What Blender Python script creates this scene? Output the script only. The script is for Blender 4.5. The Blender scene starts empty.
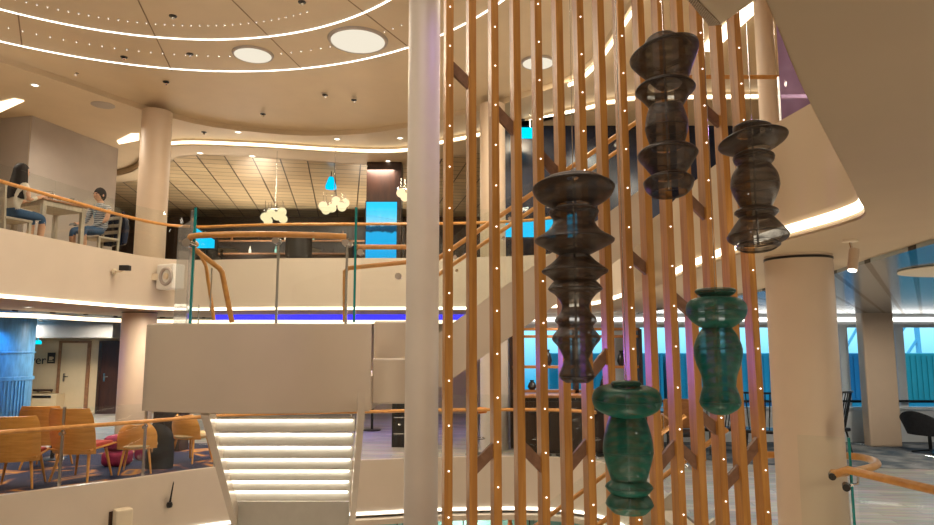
import bpy, bmesh, math, random
from mathutils import Vector, Matrix
random.seed(7)
C = bpy.context.scene.collection
PI = math.pi
# ------------------------------------------------------------------ camera
F = 675.0
PITCH = math.atan(82.5 / 675.0)
EYE = Vector((0, 0, 1.9))
cam = bpy.data.objects.new('camera', bpy.data.cameras.new('camera'))
C.objects.link(cam)
cam.location = EYE
cam.rotation_euler = (PI / 2 + PITCH, 0, 0)
cam.data.sensor_width = 36
cam.data.lens = F / 934 * 36
cam.data.clip_start = .05
cam.data.clip_end = 500
bpy.context.scene.camera = cam
cp, sp_ = math.cos(PITCH), math.sin(PITCH)
def ray(px, py):
    a = (px - 467) / F
    b = (262.5 - py) / F
    return Vector((a, cp - b * sp_, sp_ + b * cp))
def at(px, py, Y):
    r = ray(px, py)
    return EYE + r * (Y / r.y)
def atz(px, py, z):
    r = ray(px, py)
    return EYE + r * ((z - EYE.z) / r.z)

# ------------------------------------------------------------------ materials
MATS = {}
def nt(name):
    m = bpy.data.materials.new(name)
    m.use_nodes = True
    n = m.node_tree.nodes
    l = m.node_tree.links
    return m, n, l, n['Principled BSDF']
def pbr(name, col, rough=.5, metal=0, var=0, scale=8, emit=None, es=0, spec=.5, bump=0, bscale=60, stretch=(1, 1, 1)):
    m, n, l, b = nt(name)
    b.inputs['Base Color'].default_value = (*col, 1)
    b.inputs['Roughness'].default_value = rough
    b.inputs['Metallic'].default_value = metal
    b.inputs['Specular IOR Level'].default_value = spec
    tc = n.new('ShaderNodeTexCoord')
    mp = n.new('ShaderNodeMapping')
    mp.inputs['Scale'].default_value = stretch
    l.new(tc.outputs['Object'], mp.inputs['Vector'])
    if var:
        t = n.new('ShaderNodeTexNoise')
        t.inputs['Scale'].default_value = scale
        t.inputs['Detail'].default_value = 5
        l.new(mp.outputs['Vector'], t.inputs['Vector'])
        r = n.new('ShaderNodeValToRGB')
        r.color_ramp.elements[0].position = .3
        r.color_ramp.elements[1].position = .7
        r.color_ramp.elements[0].color = (*[c * (1 - var) for c in col], 1)
        r.color_ramp.elements[1].color = (*[min(1, c * (1 + var)) for c in col], 1)
        l.new(t.outputs['Fac'], r.inputs['Fac'])
        l.new(r.outputs['Color'], b.inputs['Base Color'])
    if bump:
        t2 = n.new('ShaderNodeTexNoise')
        t2.inputs['Scale'].default_value = bscale
        l.new(mp.outputs['Vector'], t2.inputs['Vector'])
        bp = n.new('ShaderNodeBump')
        bp.inputs['Strength'].default_value = bump
        bp.inputs['Distance'].default_value = .02
        l.new(t2.outputs['Fac'], bp.inputs['Height'])
        l.new(bp.outputs['Normal'], b.inputs['Normal'])
    if emit:
        b.inputs['Emission Color'].default_value = (*emit, 1)
        b.inputs['Emission Strength'].default_value = es
    MATS[name] = m
    return m
def glassmat(name, tint, refl=.06, rough=.02, dens=0.0, diff=(.8, .8, .8)):
    m = bpy.data.materials.new(name)
    m.use_nodes = True
    n, l = m.node_tree.nodes, m.node_tree.links
    n.clear()
    out = n.new('ShaderNodeOutputMaterial')
    tr = n.new('ShaderNodeBsdfTransparent')
    tr.inputs['Color'].default_value = (*tint, 1)
    gl = n.new('ShaderNodeBsdfGlossy')
    gl.inputs['Roughness'].default_value = rough
    lw = n.new('ShaderNodeLayerWeight')
    lw.inputs['Blend'].default_value = .5
    pw = n.new('ShaderNodeMath')
    pw.operation = 'POWER'
    pw.inputs[1].default_value = 5
    l.new(lw.outputs['Facing'], pw.inputs[0])
    fr = n.new('ShaderNodeMath')
    fr.operation = 'MULTIPLY_ADD'
    fr.inputs[1].default_value = .55
    fr.inputs[2].default_value = refl * .5
    l.new(pw.outputs[0], fr.inputs[0])
    ns = n.new('ShaderNodeTexNoise')
    ns.inputs['Scale'].default_value = 1.5
    mx = n.new('ShaderNodeMixShader')
    l.new(fr.outputs[0], mx.inputs[0])
    l.new(tr.outputs[0], mx.inputs[1])
    l.new(gl.outputs[0], mx.inputs[2])
    last = mx
    if dens:
        df = n.new('ShaderNodeBsdfDiffuse')
        df.inputs['Color'].default_value = (*diff, 1)
        m2 = n.new('ShaderNodeMixShader')
        mt = n.new('ShaderNodeMath')
        mt.operation = 'MULTIPLY'
        mt.inputs[1].default_value = dens * 2
        l.new(ns.outputs['Fac'], mt.inputs[0])
        l.new(mt.outputs[0], m2.inputs[0])
        l.new(mx.outputs[0], m2.inputs[1])
        l.new(df.outputs[0], m2.inputs[2])
        last = m2
    l.new(last.outputs[0], out.inputs[0])
    MATS[name] = m
    return m
def weave(name, col, alpha, sc=110):
    m, n, l, b = nt(name)
    b.inputs['Roughness'].default_value = .42
    b.inputs['Specular IOR Level'].default_value = .35
    tc = n.new('ShaderNodeTexCoord')
    mp = n.new('ShaderNodeMapping')
    l.new(tc.outputs['Object'], mp.inputs['Vector'])
    w = n.new('ShaderNodeTexWave')
    w.wave_type = 'BANDS'
    w.bands_direction = 'Z'
    w.inputs['Scale'].default_value = sc
    w.inputs['Distortion'].default_value = 2.5
    w.inputs['Detail'].default_value = 1
    l.new(mp.outputs['Vector'], w.inputs['Vector'])
    n2 = n.new('ShaderNodeTexNoise')
    n2.inputs['Scale'].default_value = 14
    l.new(mp.outputs['Vector'], n2.inputs['Vector'])
    r = n.new('ShaderNodeValToRGB')
    r.color_ramp.elements[0].color = (*[c * .55 for c in col], 1)
    r.color_ramp.elements[1].color = (*[min(1, c * 1.5) for c in col], 1)
    l.new(n2.outputs['Fac'], r.inputs['Fac'])
    l.new(r.outputs['Color'], b.inputs['Base Color'])
    w2 = n.new('ShaderNodeTexWave')
    w2.wave_type = 'RINGS'
    w2.inputs['Scale'].default_value = 7
    w2.rings_direction = 'Y'
    w2.inputs['Distortion'].default_value = 4
    w2.inputs['Detail'].default_value = 0
    w2.inputs['Detail Scale'].default_value = .6
    l.new(mp.outputs['Vector'], w2.inputs['Vector'])
    lw = n.new('ShaderNodeLayerWeight')
    lw.inputs['Blend'].default_value = .35
    ma = n.new('ShaderNodeMath')
    ma.operation = 'MULTIPLY_ADD'
    ma.inputs[1].default_value = .22
    ma.inputs[2].default_value = alpha - .11
    l.new(w.outputs['Fac'], ma.inputs[0])
    ad = n.new('ShaderNodeMath')
    ad.operation = 'ADD'
    ad.use_clamp = True
    mm = n.new('ShaderNodeMath')
    mm.operation = 'MULTIPLY'
    mm.inputs[1].default_value = .45
    l.new(lw.outputs['Facing'], mm.inputs[0])
    m3 = n.new('ShaderNodeMath')
    m3.operation = 'MULTIPLY_ADD'
    m3.inputs[1].default_value = .16
    l.new(w2.outputs['Fac'], m3.inputs[0])
    l.new(ma.outputs[0], m3.inputs[2])
    l.new(m3.outputs[0], ad.inputs[0])
    l.new(mm.outputs[0], ad.inputs[1])
    l.new(ad.outputs[0], b.inputs['Alpha'])
    MATS[name] = m
    return m
def woodmat(name, c0, c1, scale, stretch, rough=.45):
    m, n, l, b = nt(name)
    b.inputs['Roughness'].default_value = rough
    tc = n.new('ShaderNodeTexCoord')
    mp = n.new('ShaderNodeMapping')
    mp.inputs['Scale'].default_value = stretch
    l.new(tc.outputs['Object'], mp.inputs['Vector'])
    t = n.new('ShaderNodeTexNoise')
    t.inputs['Scale'].default_value = scale
    t.inputs['Detail'].default_value = 8
    t.inputs['Distortion'].default_value = .6
    l.new(mp.outputs['Vector'], t.inputs['Vector'])
    r = n.new('ShaderNodeValToRGB')
    r.color_ramp.elements[0].position = .3
    r.color_ramp.elements[1].position = .72
    r.color_ramp.elements[0].color = (*c0, 1)
    r.color_ramp.elements[1].color = (*c1, 1)
    l.new(t.outputs['Fac'], r.inputs['Fac'])
    l.new(r.outputs['Color'], b.inputs['Base Color'])
    MATS[name] = m
    return m
def brickmat(name, c1, c2, mortar, bw, bh, rot=0, msize=.01, rough=.3, metal=0, off=.5, noise=0):
    m, n, l, b = nt(name)
    b.inputs['Roughness'].default_value = rough
    b.inputs['Metallic'].default_value = metal
    tc = n.new('ShaderNodeTexCoord')
    mp = n.new('ShaderNodeMapping')
    mp.inputs['Rotation'].default_value = (0, 0, rot)
    l.new(tc.outputs['Object'], mp.inputs['Vector'])
    t = n.new('ShaderNodeTexBrick')
    t.inputs['Scale'].default_value = 1
    t.inputs['Brick Width'].default_value = bw
    t.inputs['Row Height'].default_value = bh
    t.inputs['Mortar Size'].default_value = msize
    t.offset = off
    t.inputs['Color1'].default_value = (*c1, 1)
    t.inputs['Color2'].default_value = (*c2, 1)
    t.inputs['Mortar'].default_value = (*mortar, 1)
    l.new(mp.outputs['Vector'], t.inputs['Vector'])
    src = t.outputs['Color']
    if noise:
        ns = n.new('ShaderNodeTexNoise')
        ns.inputs['Scale'].default_value = 3
        ns.inputs['Detail'].default_value = 8
        mp2 = n.new('ShaderNodeMapping')
        mp2.inputs['Rotation'].default_value = (0, 0, rot)
        mp2.inputs['Scale'].default_value = (1, 6, 1)
        l.new(tc.outputs['Object'], mp2.inputs['Vector'])
        l.new(mp2.outputs['Vector'], ns.inputs['Vector'])
        mx = n.new('ShaderNodeMix')
        mx.data_type = 'RGBA'
        mx.blend_type = 'OVERLAY'
        mx.inputs[0].default_value = noise
        l.new(src, mx.inputs[6])
        l.new(ns.outputs['Color'], mx.inputs[7])
        src = mx.outputs[2]
    l.new(src, b.inputs['Base Color'])
    MATS[name] = m
    return m
def emis(name, col, s):
    m = bpy.data.materials.new(name)
    m.use_nodes = True
    n, l = m.node_tree.nodes, m.node_tree.links
    n.clear()
    o = n.new('ShaderNodeOutputMaterial')
    e = n.new('ShaderNodeEmission')
    e.inputs[0].default_value = (*col, 1)
    e.inputs[1].default_value = s
    l.new(e.outputs[0], o.inputs[0])
    MATS[name] = m
    return m

CREAM = (.62, .53, .43)
pbr('cream', CREAM, .55, var=.04, scale=3)
pbr('cream_gloss', (.62, .53, .43), .3, var=.03, scale=2)
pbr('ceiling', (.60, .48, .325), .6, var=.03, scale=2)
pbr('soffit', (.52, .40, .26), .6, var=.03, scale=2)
pbr('column', (.60, .47, .35), .45, var=.03, scale=3)
pbr('post_white', (.62, .56, .50), .45, var=.03, scale=3)
pbr('wallbox', (.40, .35, .31), .6, var=.05, scale=2)
pbr('seam', (.25, .17, .10), .7, var=.05)
pbr('beige', (.66, .52, .32), .5, var=.06, scale=2)
pbr('bulkhead', (.17, .17, .17), .5, var=.05)
woodmat('slat_wood', (.33, .135, .026), (.50, .235, .050), 6, (6, 6, .35), .42)
woodmat('brace_wood', (.14, .065, .035), (.24, .12, .07), 6, (3, 3, 3), .5)
woodmat('rail_wood', (.50, .22, .05), (.64, .32, .085), 8, (2, 2, 2), .35)
woodmat('ply', (.62, .27, .055), (.78, .37, .09), 5, (1, 1, 6), .35)
woodmat('brown_wood', (.030, .010, .006), (.055, .018, .009), 4, (4, 4, .5), .4)
woodmat('shelf_wood', (.34, .13, .035), (.48, .20, .06), 6, (1, 4, 4), .4)
woodmat('grey_wood', (.38, .33, .27), (.52, .45, .36), 6, (4, 4, 1), .5)
woodmat('table_wood', (.24, .11, .05), (.36, .18, .09), 6, (2, 5, 2), .4)
pbr('dark', (.018, .016, .016), .35, var=.3, scale=6)
pbr('dark_brown', (.045, .022, .014), .35, var=.3, scale=3)
pbr('black', (.008, .008, .009), .4, var=.2)
pbr('black_fabric', (.015, .016, .02), .85, var=.25, scale=20, bump=.3)
pbr('steel', (.62, .62, .62), .22, 1, var=.04)
pbr('chrome', (.75, .75, .75), .12, 1, var=.02)
pbr('white', (.75, .74, .70), .4, var=.03)
pbr('offwhite', (.72, .62, .46), .45, var=.04)
pbr('frame_white', (.70, .74, .78), .4, var=.03)
pbr('blue_panel', (.10, .28, .50), .4, var=.25, scale=5, stretch=(3, 3, .6))
pbr('magenta', (.28, .012, .07), .8, var=.2, scale=12, bump=.3)
pbr('red_fabric', (.36, .03, .02), .8, var=.2, scale=20, bump=.3)
pbr('cushion', (.70, .52, .28), .7, var=.1)
pbr('teal_cab', (.18, .42, .42), .4, var=.08)
pbr('navy', (.012, .02, .05), .2, var=.2)
pbr('skin', (.55, .30, .19), .55, var=.05, scale=20)
pbr('hair', (.010, .006, .005), .75, var=.3, scale=30, stretch=(6, 6, 1))
pbr('shirt_white', (.62, .56, .48), .8, var=.06)
pbr('denim', (.04, .10, .22), .8, var=.2)
pbr('orange_fabric', (.75, .22, .03), .7, var=.1)
pbr('container_teal', (.10, .34, .36), .6, var=.12, scale=.6)
pbr('container_blue', (.07, .19, .28), .6, var=.12, scale=.6)
pbr('container_green', (.12, .36, .28), .6, var=.12, scale=.6)
pbr('quay', (.25, .28, .30), .8, var=.1, scale=.3)
weave('mesh_brown', (.032, .023, .019), .55)
weave('mesh_green', (.001, .085, .062), .60)
pbr('hoop_green', (.001, .05, .04), .5)
glassmat('glass', (.965, .985, .98))
glassmat('window_glass', (.80, .95, 1.0))
glassmat('tinted_glass', (.90, .93, .94), dens=.16, diff=(.55, .53, .52))
glassmat('purple_sheen_glass', (.62, .52, .66), dens=.45, diff=(.42, .28, .46))  # lavender colour imitates purple light reflected in and seen through the glass
glassmat('clear_glass', (.90, .93, .94), dens=.2)
pbr('glass_edge', (.01, .22, .22), .15, var=.05)
brickmat('tiles', (.62, .48, .29), (.50, .38, .22), (.03, .018, .01), .66, .42, -math.radians(10.2), .017, .32, .25, 0)
brickmat('panels', (.44, .54, .62), (.40, .50, .58), (.012, .012, .012), 9.0, .29, -math.radians(56), .024, .17, .9, 0)  # blue in the base tones imitates window light reflected by the metal
brickmat('planks', (.50, .45, .39), (.31, .29, .27), (.16, .15, .14), 1.3, .16, math.radians(8), .004, .42, 0, .37, .55)
brickmat('brickwall', (.34, .16, .09), (.26, .12, .07), (.3, .2, .14), .22, .07, 0, .008, .8)
def carpetmat():
    m, n, l, b = nt('carpet')
    b.inputs['Roughness'].default_value = .9
    tc = n.new('ShaderNodeTexCoord')
    v = n.new('ShaderNodeTexNoise')
    v.inputs['Scale'].default_value = .8
    v.inputs['Distortion'].default_value = 2.2
    l.new(tc.outputs['Object'], v.inputs['Vector'])
    r = n.new('ShaderNodeValToRGB')
    e = r.color_ramp.elements
    e[0].position = .49
    e[0].color = (.010, .015, .055, 1)
    e[1].position = .54
    e[1].color = (.16, .07, .07, 1)
    x = e.new(.58)
    x.color = (.62, .26, .03, 1)
    x = e.new(.64)
    x.color = (.14, .10, .12, 1)
    l.new(v.outputs['Fac'], r.inputs['Fac'])
    l.new(r.outputs['Color'], b.inputs['Base Color'])
    MATS['carpet'] = m
carpetmat()
def carpet2():
    m, n, l, b = nt('blue_carpet')
    b.inputs['Roughness'].default_value = .85
    tc = n.new('ShaderNodeTexCoord')
    v = n.new('ShaderNodeTexNoise')
    v.inputs['Scale'].default_value = 2.2
    v.inputs['Detail'].default_value = 6
    l.new(tc.outputs['Object'], v.inputs['Vector'])
    r = n.new('ShaderNodeValToRGB')
    e = r.color_ramp.elements
    e[0].position = .4
    e[0].color = (.045, .07, .10, 1)
    e[1].position = .62
    e[1].color = (.26, .26, .27, 1)
    l.new(v.outputs['Fac'], r.inputs['Fac'])
    l.new(r.outputs['Color'], b.inputs['Base Color'])
    MATS['blue_carpet'] = m
carpet2()
def dotsmat():
    m, n, l, b = nt('grille')
    b.inputs['Roughness'].default_value = .5
    tc = n.new('ShaderNodeTexCoord')
    v = n.new('ShaderNodeTexVoronoi')
    v.inputs['Scale'].default_value = 80
    v.inputs['Randomness'].default_value = 0
    l.new(tc.outputs['Object'], v.inputs['Vector'])
    r = n.new('ShaderNodeValToRGB')
    r.color_ramp.interpolation = 'CONSTANT'
    r.color_ramp.elements[0].color = (.12, .08, .05, 1)
    r.color_ramp.elements[1].position = .36
    r.color_ramp.elements[1].color = (.62, .52, .40, 1)
    l.new(v.outputs['Distance'], r.inputs['Fac'])
    l.new(r.outputs['Color'], b.inputs['Base Color'])
    MATS['grille'] = m
dotsmat()
def stripes():
    m, n, l, b = nt('striped_shirt')
    b.inputs['Roughness'].default_value = .8
    tc = n.new('ShaderNodeTexCoord')
    w = n.new('ShaderNodeTexWave')
    w.bands_direction = 'Z'
    w.inputs['Scale'].default_value = 9
    w.inputs['Distortion'].default_value = 3
    l.new(tc.outputs['Object'], w.inputs['Vector'])
    r = n.new('ShaderNodeValToRGB')
    r.color_ramp.elements[0].color = (.05, .07, .12, 1)
    r.color_ramp.elements[1].color = (.5, .5, .5, 1)
    l.new(w.outputs['Fac'], r.inputs['Fac'])
    l.new(r.outputs['Color'], b.inputs['Base Color'])
    MATS['striped_shirt'] = m
stripes()
def screenmat(name, strength):
    m = bpy.data.materials.new(name)
    m.use_nodes = True
    n, l = m.node_tree.nodes, m.node_tree.links
    n.clear()
    o = n.new('ShaderNodeOutputMaterial')
    e = n.new('ShaderNodeEmission')
    tc = n.new('ShaderNodeTexCoord')
    ns = n.new('ShaderNodeTexNoise')
    ns.inputs['Scale'].default_value = 4
    ns.inputs['Detail'].default_value = 6
    sx = n.new('ShaderNodeSeparateXYZ')
    l.new(tc.outputs['Generated'], sx.inputs[0])
    l.new(tc.outputs['Generated'], ns.inputs['Vector'])
    ad = n.new('ShaderNodeMath')
    ad.operation = 'MULTIPLY_ADD'
    ad.inputs[1].default_value = .16
    l.new(ns.outputs['Fac'], ad.inputs[0])
    l.new(sx.outputs['Z'], ad.inputs[2])
    r = n.new('ShaderNodeValToRGB')
    el = r.color_ramp.elements
    el[0].position = 0
    el[0].color = (.0, .36, .75, 1)
    el[1].position = 1
    el[1].color = (.03, .55, .95, 1)
    for p, c in ((.55, (.02, .42, .80)), (.57, (.01, .05, .10)), (.66, (.01, .08, .16)), (.70, (.35, .72, .92)), (.85, (.10, .62, .95))):
        q = el.new(p)
        q.color = (*c, 1)
    l.new(ad.outputs[0], r.inputs['Fac'])
    l.new(r.outputs['Color'], e.inputs[0])
    e.inputs[1].default_value = strength
    l.new(e.outputs[0], o.inputs[0])
    MATS[name] = m
screenmat('screen', 1.25)
emis('strip', (1, .86, .64), 5)
emis('strip_step', (1, .88, .68), 9)
emis('strip_soft', (1, .80, .55), 2.6)
emis('strip_cool', (1, .95, .86), 4)
emis('disc', (1, .90, .72), .88)
emis('pin', (1, .97, .92), 1.6)
emis('led', (1, .97, .92), 4)
emis('globe', (1, .80, .45), 1.25)
emis('cyan', (.0, .55, .95), 1.3)
emis('exit_cyan', (.0, .62, .85), 1.4)
emis('spot', (1, .9, .72), 5)
emis('purple_strip', (.05, .04, 1), 1.6)

# ------------------------------------------------------------------ mesh helpers
class MB:
    def __init__(s):
        s.v = []
        s.f = []
        s.sm = []
        s.mi = []
    def add(s, vs, fs, smooth=False, mi=0):
        o = len(s.v)
        s.v += [tuple(p) for p in vs]
        s.f += [tuple(i + o for i in f) for f in fs]
        s.sm += [smooth] * len(fs)
        s.mi += [mi] * len(fs)
        return s
    def box(s, c, d, rz=0, M=None):
        x, y, z = d[0] / 2, d[1] / 2, d[2] / 2
        vs = [Vector((a * x, b * y, e * z)) for e in (-1, 1) for b in (-1, 1) for a in (-1, 1)]
        R = M or Matrix.Rotation(rz, 3, 'Z')
        c = Vector(c)
        return s.add([R @ q + c for q in vs], [(0, 2, 3, 1), (4, 5, 7, 6), (0, 1, 5, 4), (2, 6, 7, 3), (0, 4, 6, 2), (1, 3, 7, 5)])
    def hexa(s, p):   # 8 points: bottom quad then top quad
        return s.add(p, [(3, 2, 1, 0), (4, 5, 6, 7), (0, 1, 5, 4), (1, 2, 6, 5), (2, 3, 7, 6), (3, 0, 4, 7)])
    def bar(s, a, b, w, h, up=(0, 0, 1)):
        a, b = Vector(a), Vector(b)
        d = (b - a).normalized()
        sd = d.cross(Vector(up))
        if sd.length < 1e-4:
            sd = Vector((1, 0, 0))
        sd.normalize()
        u = sd.cross(d)
        vs = []
        for q in (a, b):
            for i, j in ((-1, -1), (1, -1), (1, 1), (-1, 1)):
                vs.append(q + sd * (i * w / 2) + u * (j * h / 2))
        return s.add(vs, [(0, 1, 2, 3), (7, 6, 5, 4), (0, 4, 5, 1), (1, 5, 6, 2), (2, 6, 7, 3), (3, 7, 4, 0)])
    def tube(s, pts, r, n=10, closed=False):
        pts = [Vector(p) for p in pts]
        m = len(pts)
        rs = r if isinstance(r, (list, tuple)) else [r] * m
        vs, fs = [], []
        pu = None
        for i, p in enumerate(pts):
            if closed:
                d = (pts[(i + 1) % m] - pts[i - 1]).normalized()
            else:
                d = (pts[min(i + 1, m - 1)] - pts[max(i - 1, 0)]).normalized()
            if pu is None:
                ref = Vector((0, 0, 1)) if abs(d.z) < .9 else Vector((1, 0, 0))
                pu = ref
            u = (pu - d * pu.dot(d))
            if u.length < 1e-5:
                u = d.orthogonal()
            u.normalize()
            pu = u
            w = d.cross(u)
            for k in range(n):
                t = 2 * PI * k / n
                vs.append(p + (u * math.cos(t) + w * math.sin(t)) * rs[i])
        for i in range(m if closed else m - 1):
            j = (i + 1) % m
            for k in range(n):
                k2 = (k + 1) % n
                fs.append((i * n + k, i * n + k2, j * n + k2, j * n + k))
        s.add(vs, fs, True)
        if not closed:
            s.add(vs[:n], [tuple(range(n - 1, -1, -1))])
            s.add(vs[-n:], [tuple(range(n))])
        return s
    def cyl(s, a, b, r, n=24, r2=None):
        return s.tube([a, b], [r, r if r2 is None else r2], n)
    def lathe(s, prof, c=(0, 0, 0), n=40, M=None, cap=True):
        c = Vector(c)
        vs, fs = [], []
        for r, z in prof:
            for k in range(n):
                t = 2 * PI * k / n
                q = Vector((r * math.cos(t), r * math.sin(t), z))
                if M:
                    q = M @ q
                vs.append(q + c)
        m = len(prof)
        for i in range(m - 1):
            for k in range(n):
                k2 = (k + 1) % n
                fs.append((i * n + k, i * n + k2, (i + 1) * n + k2, (i + 1) * n + k))
        s.add(vs, fs, True)
        if cap:
            for base, rev in ((0, True), ((m - 1) * n, False)):
                if prof[0 if rev else -1][0] > 1e-5:
                    ring = [vs[base + k] for k in range(n)]
                    s.add(ring, [tuple(range(n - 1, -1, -1)) if rev else tuple(range(n))])
        return s
    def sphere(s, c, r, n=16, sc=(1, 1, 1)):
        prof = [(max(1e-6, r * math.sin(PI * i / n)), -r * math.cos(PI * i / n)) for i in range(n + 1)]
        return s.lathe(prof, c, n * 2, Matrix.Diagonal(sc), cap=False)
    def prism(s, pts, z0, z1):
        n = len(pts)
        vs = [(p[0], p[1], z0) for p in pts] + [(p[0], p[1], z1) for p in pts]
        fs = [tuple(range(n - 1, -1, -1)), tuple(range(n, 2 * n))]
        fs += [(i, (i + 1) % n, n + (i + 1) % n, n + i) for i in range(n)]
        return s.add(vs, fs)
    def ribbon(s, pts, z0, z1, th, side=1, zf=None, smooth=True):
        # vertical band along a plan curve, th thick towards `side` (+1 = left of travel)
        P = [Vector((p[0], p[1])) for p in pts]
        n = len(P)
        vs = []
        for i, p in enumerate(P):
            d = (P[min(i + 1, n - 1)] - P[max(i - 1, 0)]).normalized()
            nn = Vector((-d.y, d.x)) * side * th
            q = p + nn
            vs += [(p.x, p.y, z0), (p.x, p.y, z1), (q.x, q.y, z1), (q.x, q.y, z0)]
        for k in range(4):
            k2 = (k + 1) % 4
            s.add(vs, [(i * 4 + k, i * 4 + k2, i * 4 + 4 + k2, i * 4 + 4 + k) for i in range(n - 1)], smooth and k in (0, 2))
        s.add(vs, [(0, 1, 2, 3)])
        m = (n - 1) * 4
        s.add(vs, [(m + 3, m + 2, m + 1, m)])
        return s
    def sheet(s, fn, nu, nv, th):
        G = [[Vector(fn(i / nu, j / nv)) for j in range(nv + 1)] for i in range(nu + 1)]
        def nrm(i, j):
            a = G[min(i + 1, nu)][j] - G[max(i - 1, 0)][j]
            b = G[i][min(j + 1, nv)] - G[i][max(j - 1, 0)]
            q = a.cross(b)
            return q.normalized() if q.length > 1e-9 else Vector((0, 0, 1))
        A, B = [], []
        for i in range(nu + 1):
            for j in range(nv + 1):
                A.append(G[i][j])
                B.append(G[i][j] + nrm(i, j) * th)
        w = nv + 1
        N = len(A)
        fs = []
        for i in range(nu):
            for j in range(nv):
                a = i * w + j
                fs.append((a, a + 1, a + w + 1, a + w))
                fs.append((N + a, N + a + w, N + a + w + 1, N + a + 1))
        s.add(A + B, fs, True)
        rim = []
        for i in range(nu):
            a = i * w
            rim.append((a, a + w, N + a + w, N + a))
            a = i * w + nv
            rim.append((a + w, a, N + a, N + a + w))
        for j in range(nv):
            rim.append((j + 1, j, N + j, N + j + 1))
            a = nu * w + j
            rim.append((a, a + 1, N + a + 1, N + a))
        s.add(A + B, rim)
        return s
    def obj(s, name, mat, parent=None, bevel=0, origin=None, seg=2):
        me = bpy.data.meshes.new(name)
        if parent is not None:
            M = world(parent)
            o0 = None
            Mi = M.inverted()
            vs = [Mi @ Vector(p) for p in s.v]
        else:
            xs = [p[0] for p in s.v]
            ys = [p[1] for p in s.v]
            zs = [p[2] for p in s.v]
            o0 = Vector(origin) if origin else Vector(((min(xs) + max(xs)) / 2, (min(ys) + max(ys)) / 2, min(zs)))
            vs = [Vector(p) - o0 for p in s.v]
        me.from_pydata(vs, [], s.f)
        bm = bmesh.new()
        bm.from_mesh(me)
        bmesh.ops.remove_doubles(bm, verts=bm.verts, dist=1e-5)
        bmesh.ops.recalc_face_normals(bm, faces=bm.faces)
        bm.free() if False else (bm.to_mesh(me), bm.free())
        if len(me.polygons) == len(s.sm):
            me.polygons.foreach_set('use_smooth', s.sm)
            me.polygons.foreach_set('material_index', s.mi)
        else:
            flag = any(s.sm)
            me.polygons.foreach_set('use_smooth', [flag] * len(me.polygons))
        if any(s.sm):
            me.set_sharp_from_angle(angle=math.radians(40))
        for mm in (mat if isinstance(mat, (list, tuple)) else [mat]):
            me.materials.append(MATS[mm])
        o = bpy.data.objects.new(name, me)
        C.objects.link(o)
        if parent is not None:
            o.parent = parent
        else:
            o.location = o0
        if bevel:
            b = o.modifiers.new('bevel', 'BEVEL')
            b.width = bevel
            b.segments = seg
            b.limit_method = 'ANGLE'
        return o
def world(o):
    M = Matrix.LocRotScale(o.location, o.rotation_euler, o.scale)
    return world(o.parent) @ M if o.parent else M
def tag(o, label=None, cat=None, group=None, kind=None):
    if label:
        o['label'] = label
    if cat:
        o['category'] = cat
    if group:
        o['group'] = group
    if kind:
        o['kind'] = kind
    return o
def st(o):
    o['kind'] = 'structure'
    return o
def T(name, label, cat, loc, rz=0, group=None):
    o = bpy.data.objects.new(name, None)
    C.objects.link(o)
    o.location = loc
    o.rotation_euler = (0, 0, rz)
    o.empty_display_size = .1
    return tag(o, label, cat, group)
def dup(root, loc, rz=None, label=None, group=None, scale=None):
    r = root.copy()
    C.objects.link(r)
    r.location = loc
    if rz is not None:
        r.rotation_euler = (0, 0, rz)
    if scale:
        r.scale = (scale,) * 3
    if label:
        r['label'] = label
    if group:
        r['group'] = group
    def rec(a, b):
        for ch in [q for q in bpy.data.objects if q.parent == a]:
            c = ch.copy()
            C.objects.link(c)
            c.parent = b
            rec(ch, c)
    rec(root, r)
    return r
def smooth(pts, k=6):
    P = [Vector(p) for p in pts]
    out = []
    for i in range(len(P) - 1):
        p0, p1, p2, p3 = P[max(i - 1, 0)], P[i], P[i + 1], P[min(i + 2, len(P) - 1)]
        for j in range(k):
            t = j / k
            out.append(.5 * ((2 * p1) + (p2 - p0) * t + (2 * p0 - 5 * p1 + 4 * p2 - p3) * t * t + (3 * p1 - p0 - 3 * p2 + p3) * t ** 3))
    out.append(P[-1])
    return out
def offset(pts, d):
    P = [Vector((p[0], p[1])) for p in pts]
    out = []
    for i, p in enumerate(P):
        t = (P[min(i + 1, len(P) - 1)] - P[max(i - 1, 0)]).normalized()
        out.append(p + Vector((-t.y, t.x)) * d)
    return out
def resample(pts, step):
    P = [Vector(p) for p in pts]
    L = [0]
    for a, b in zip(P, P[1:]):
        L.append(L[-1] + (b - a).length)
    n = max(1, round(L[-1] / step))
    out = []
    j = 0
    for i in range(n + 1):
        t = L[-1] * i / n
        while j < len(P) - 2 and L[j + 1] < t:
            j += 1
        q = (t - L[j]) / max(1e-9, L[j + 1] - L[j])
        out.append(P[j].lerp(P[j + 1], min(1, max(0, q))))
    return out
def light(name, typ, loc, energy, col=(1, .82, .58), **kw):
    d = bpy.data.lights.new(name, typ)
    d.energy = energy
    d.color = col
    rot = kw.pop('rot', None)
    aim = kw.pop('aim', None)
    for k, v in kw.items():
        setattr(d, k, v)
    o = bpy.data.objects.new(name, d)
    C.objects.link(o)
    o.location = loc
    if aim is not None:
        o.rotation_euler = (Vector(aim) - Vector(loc)).to_track_quat('-Z', 'Y').to_euler()
    if rot:
        o.rotation_euler = rot
    return o

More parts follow.
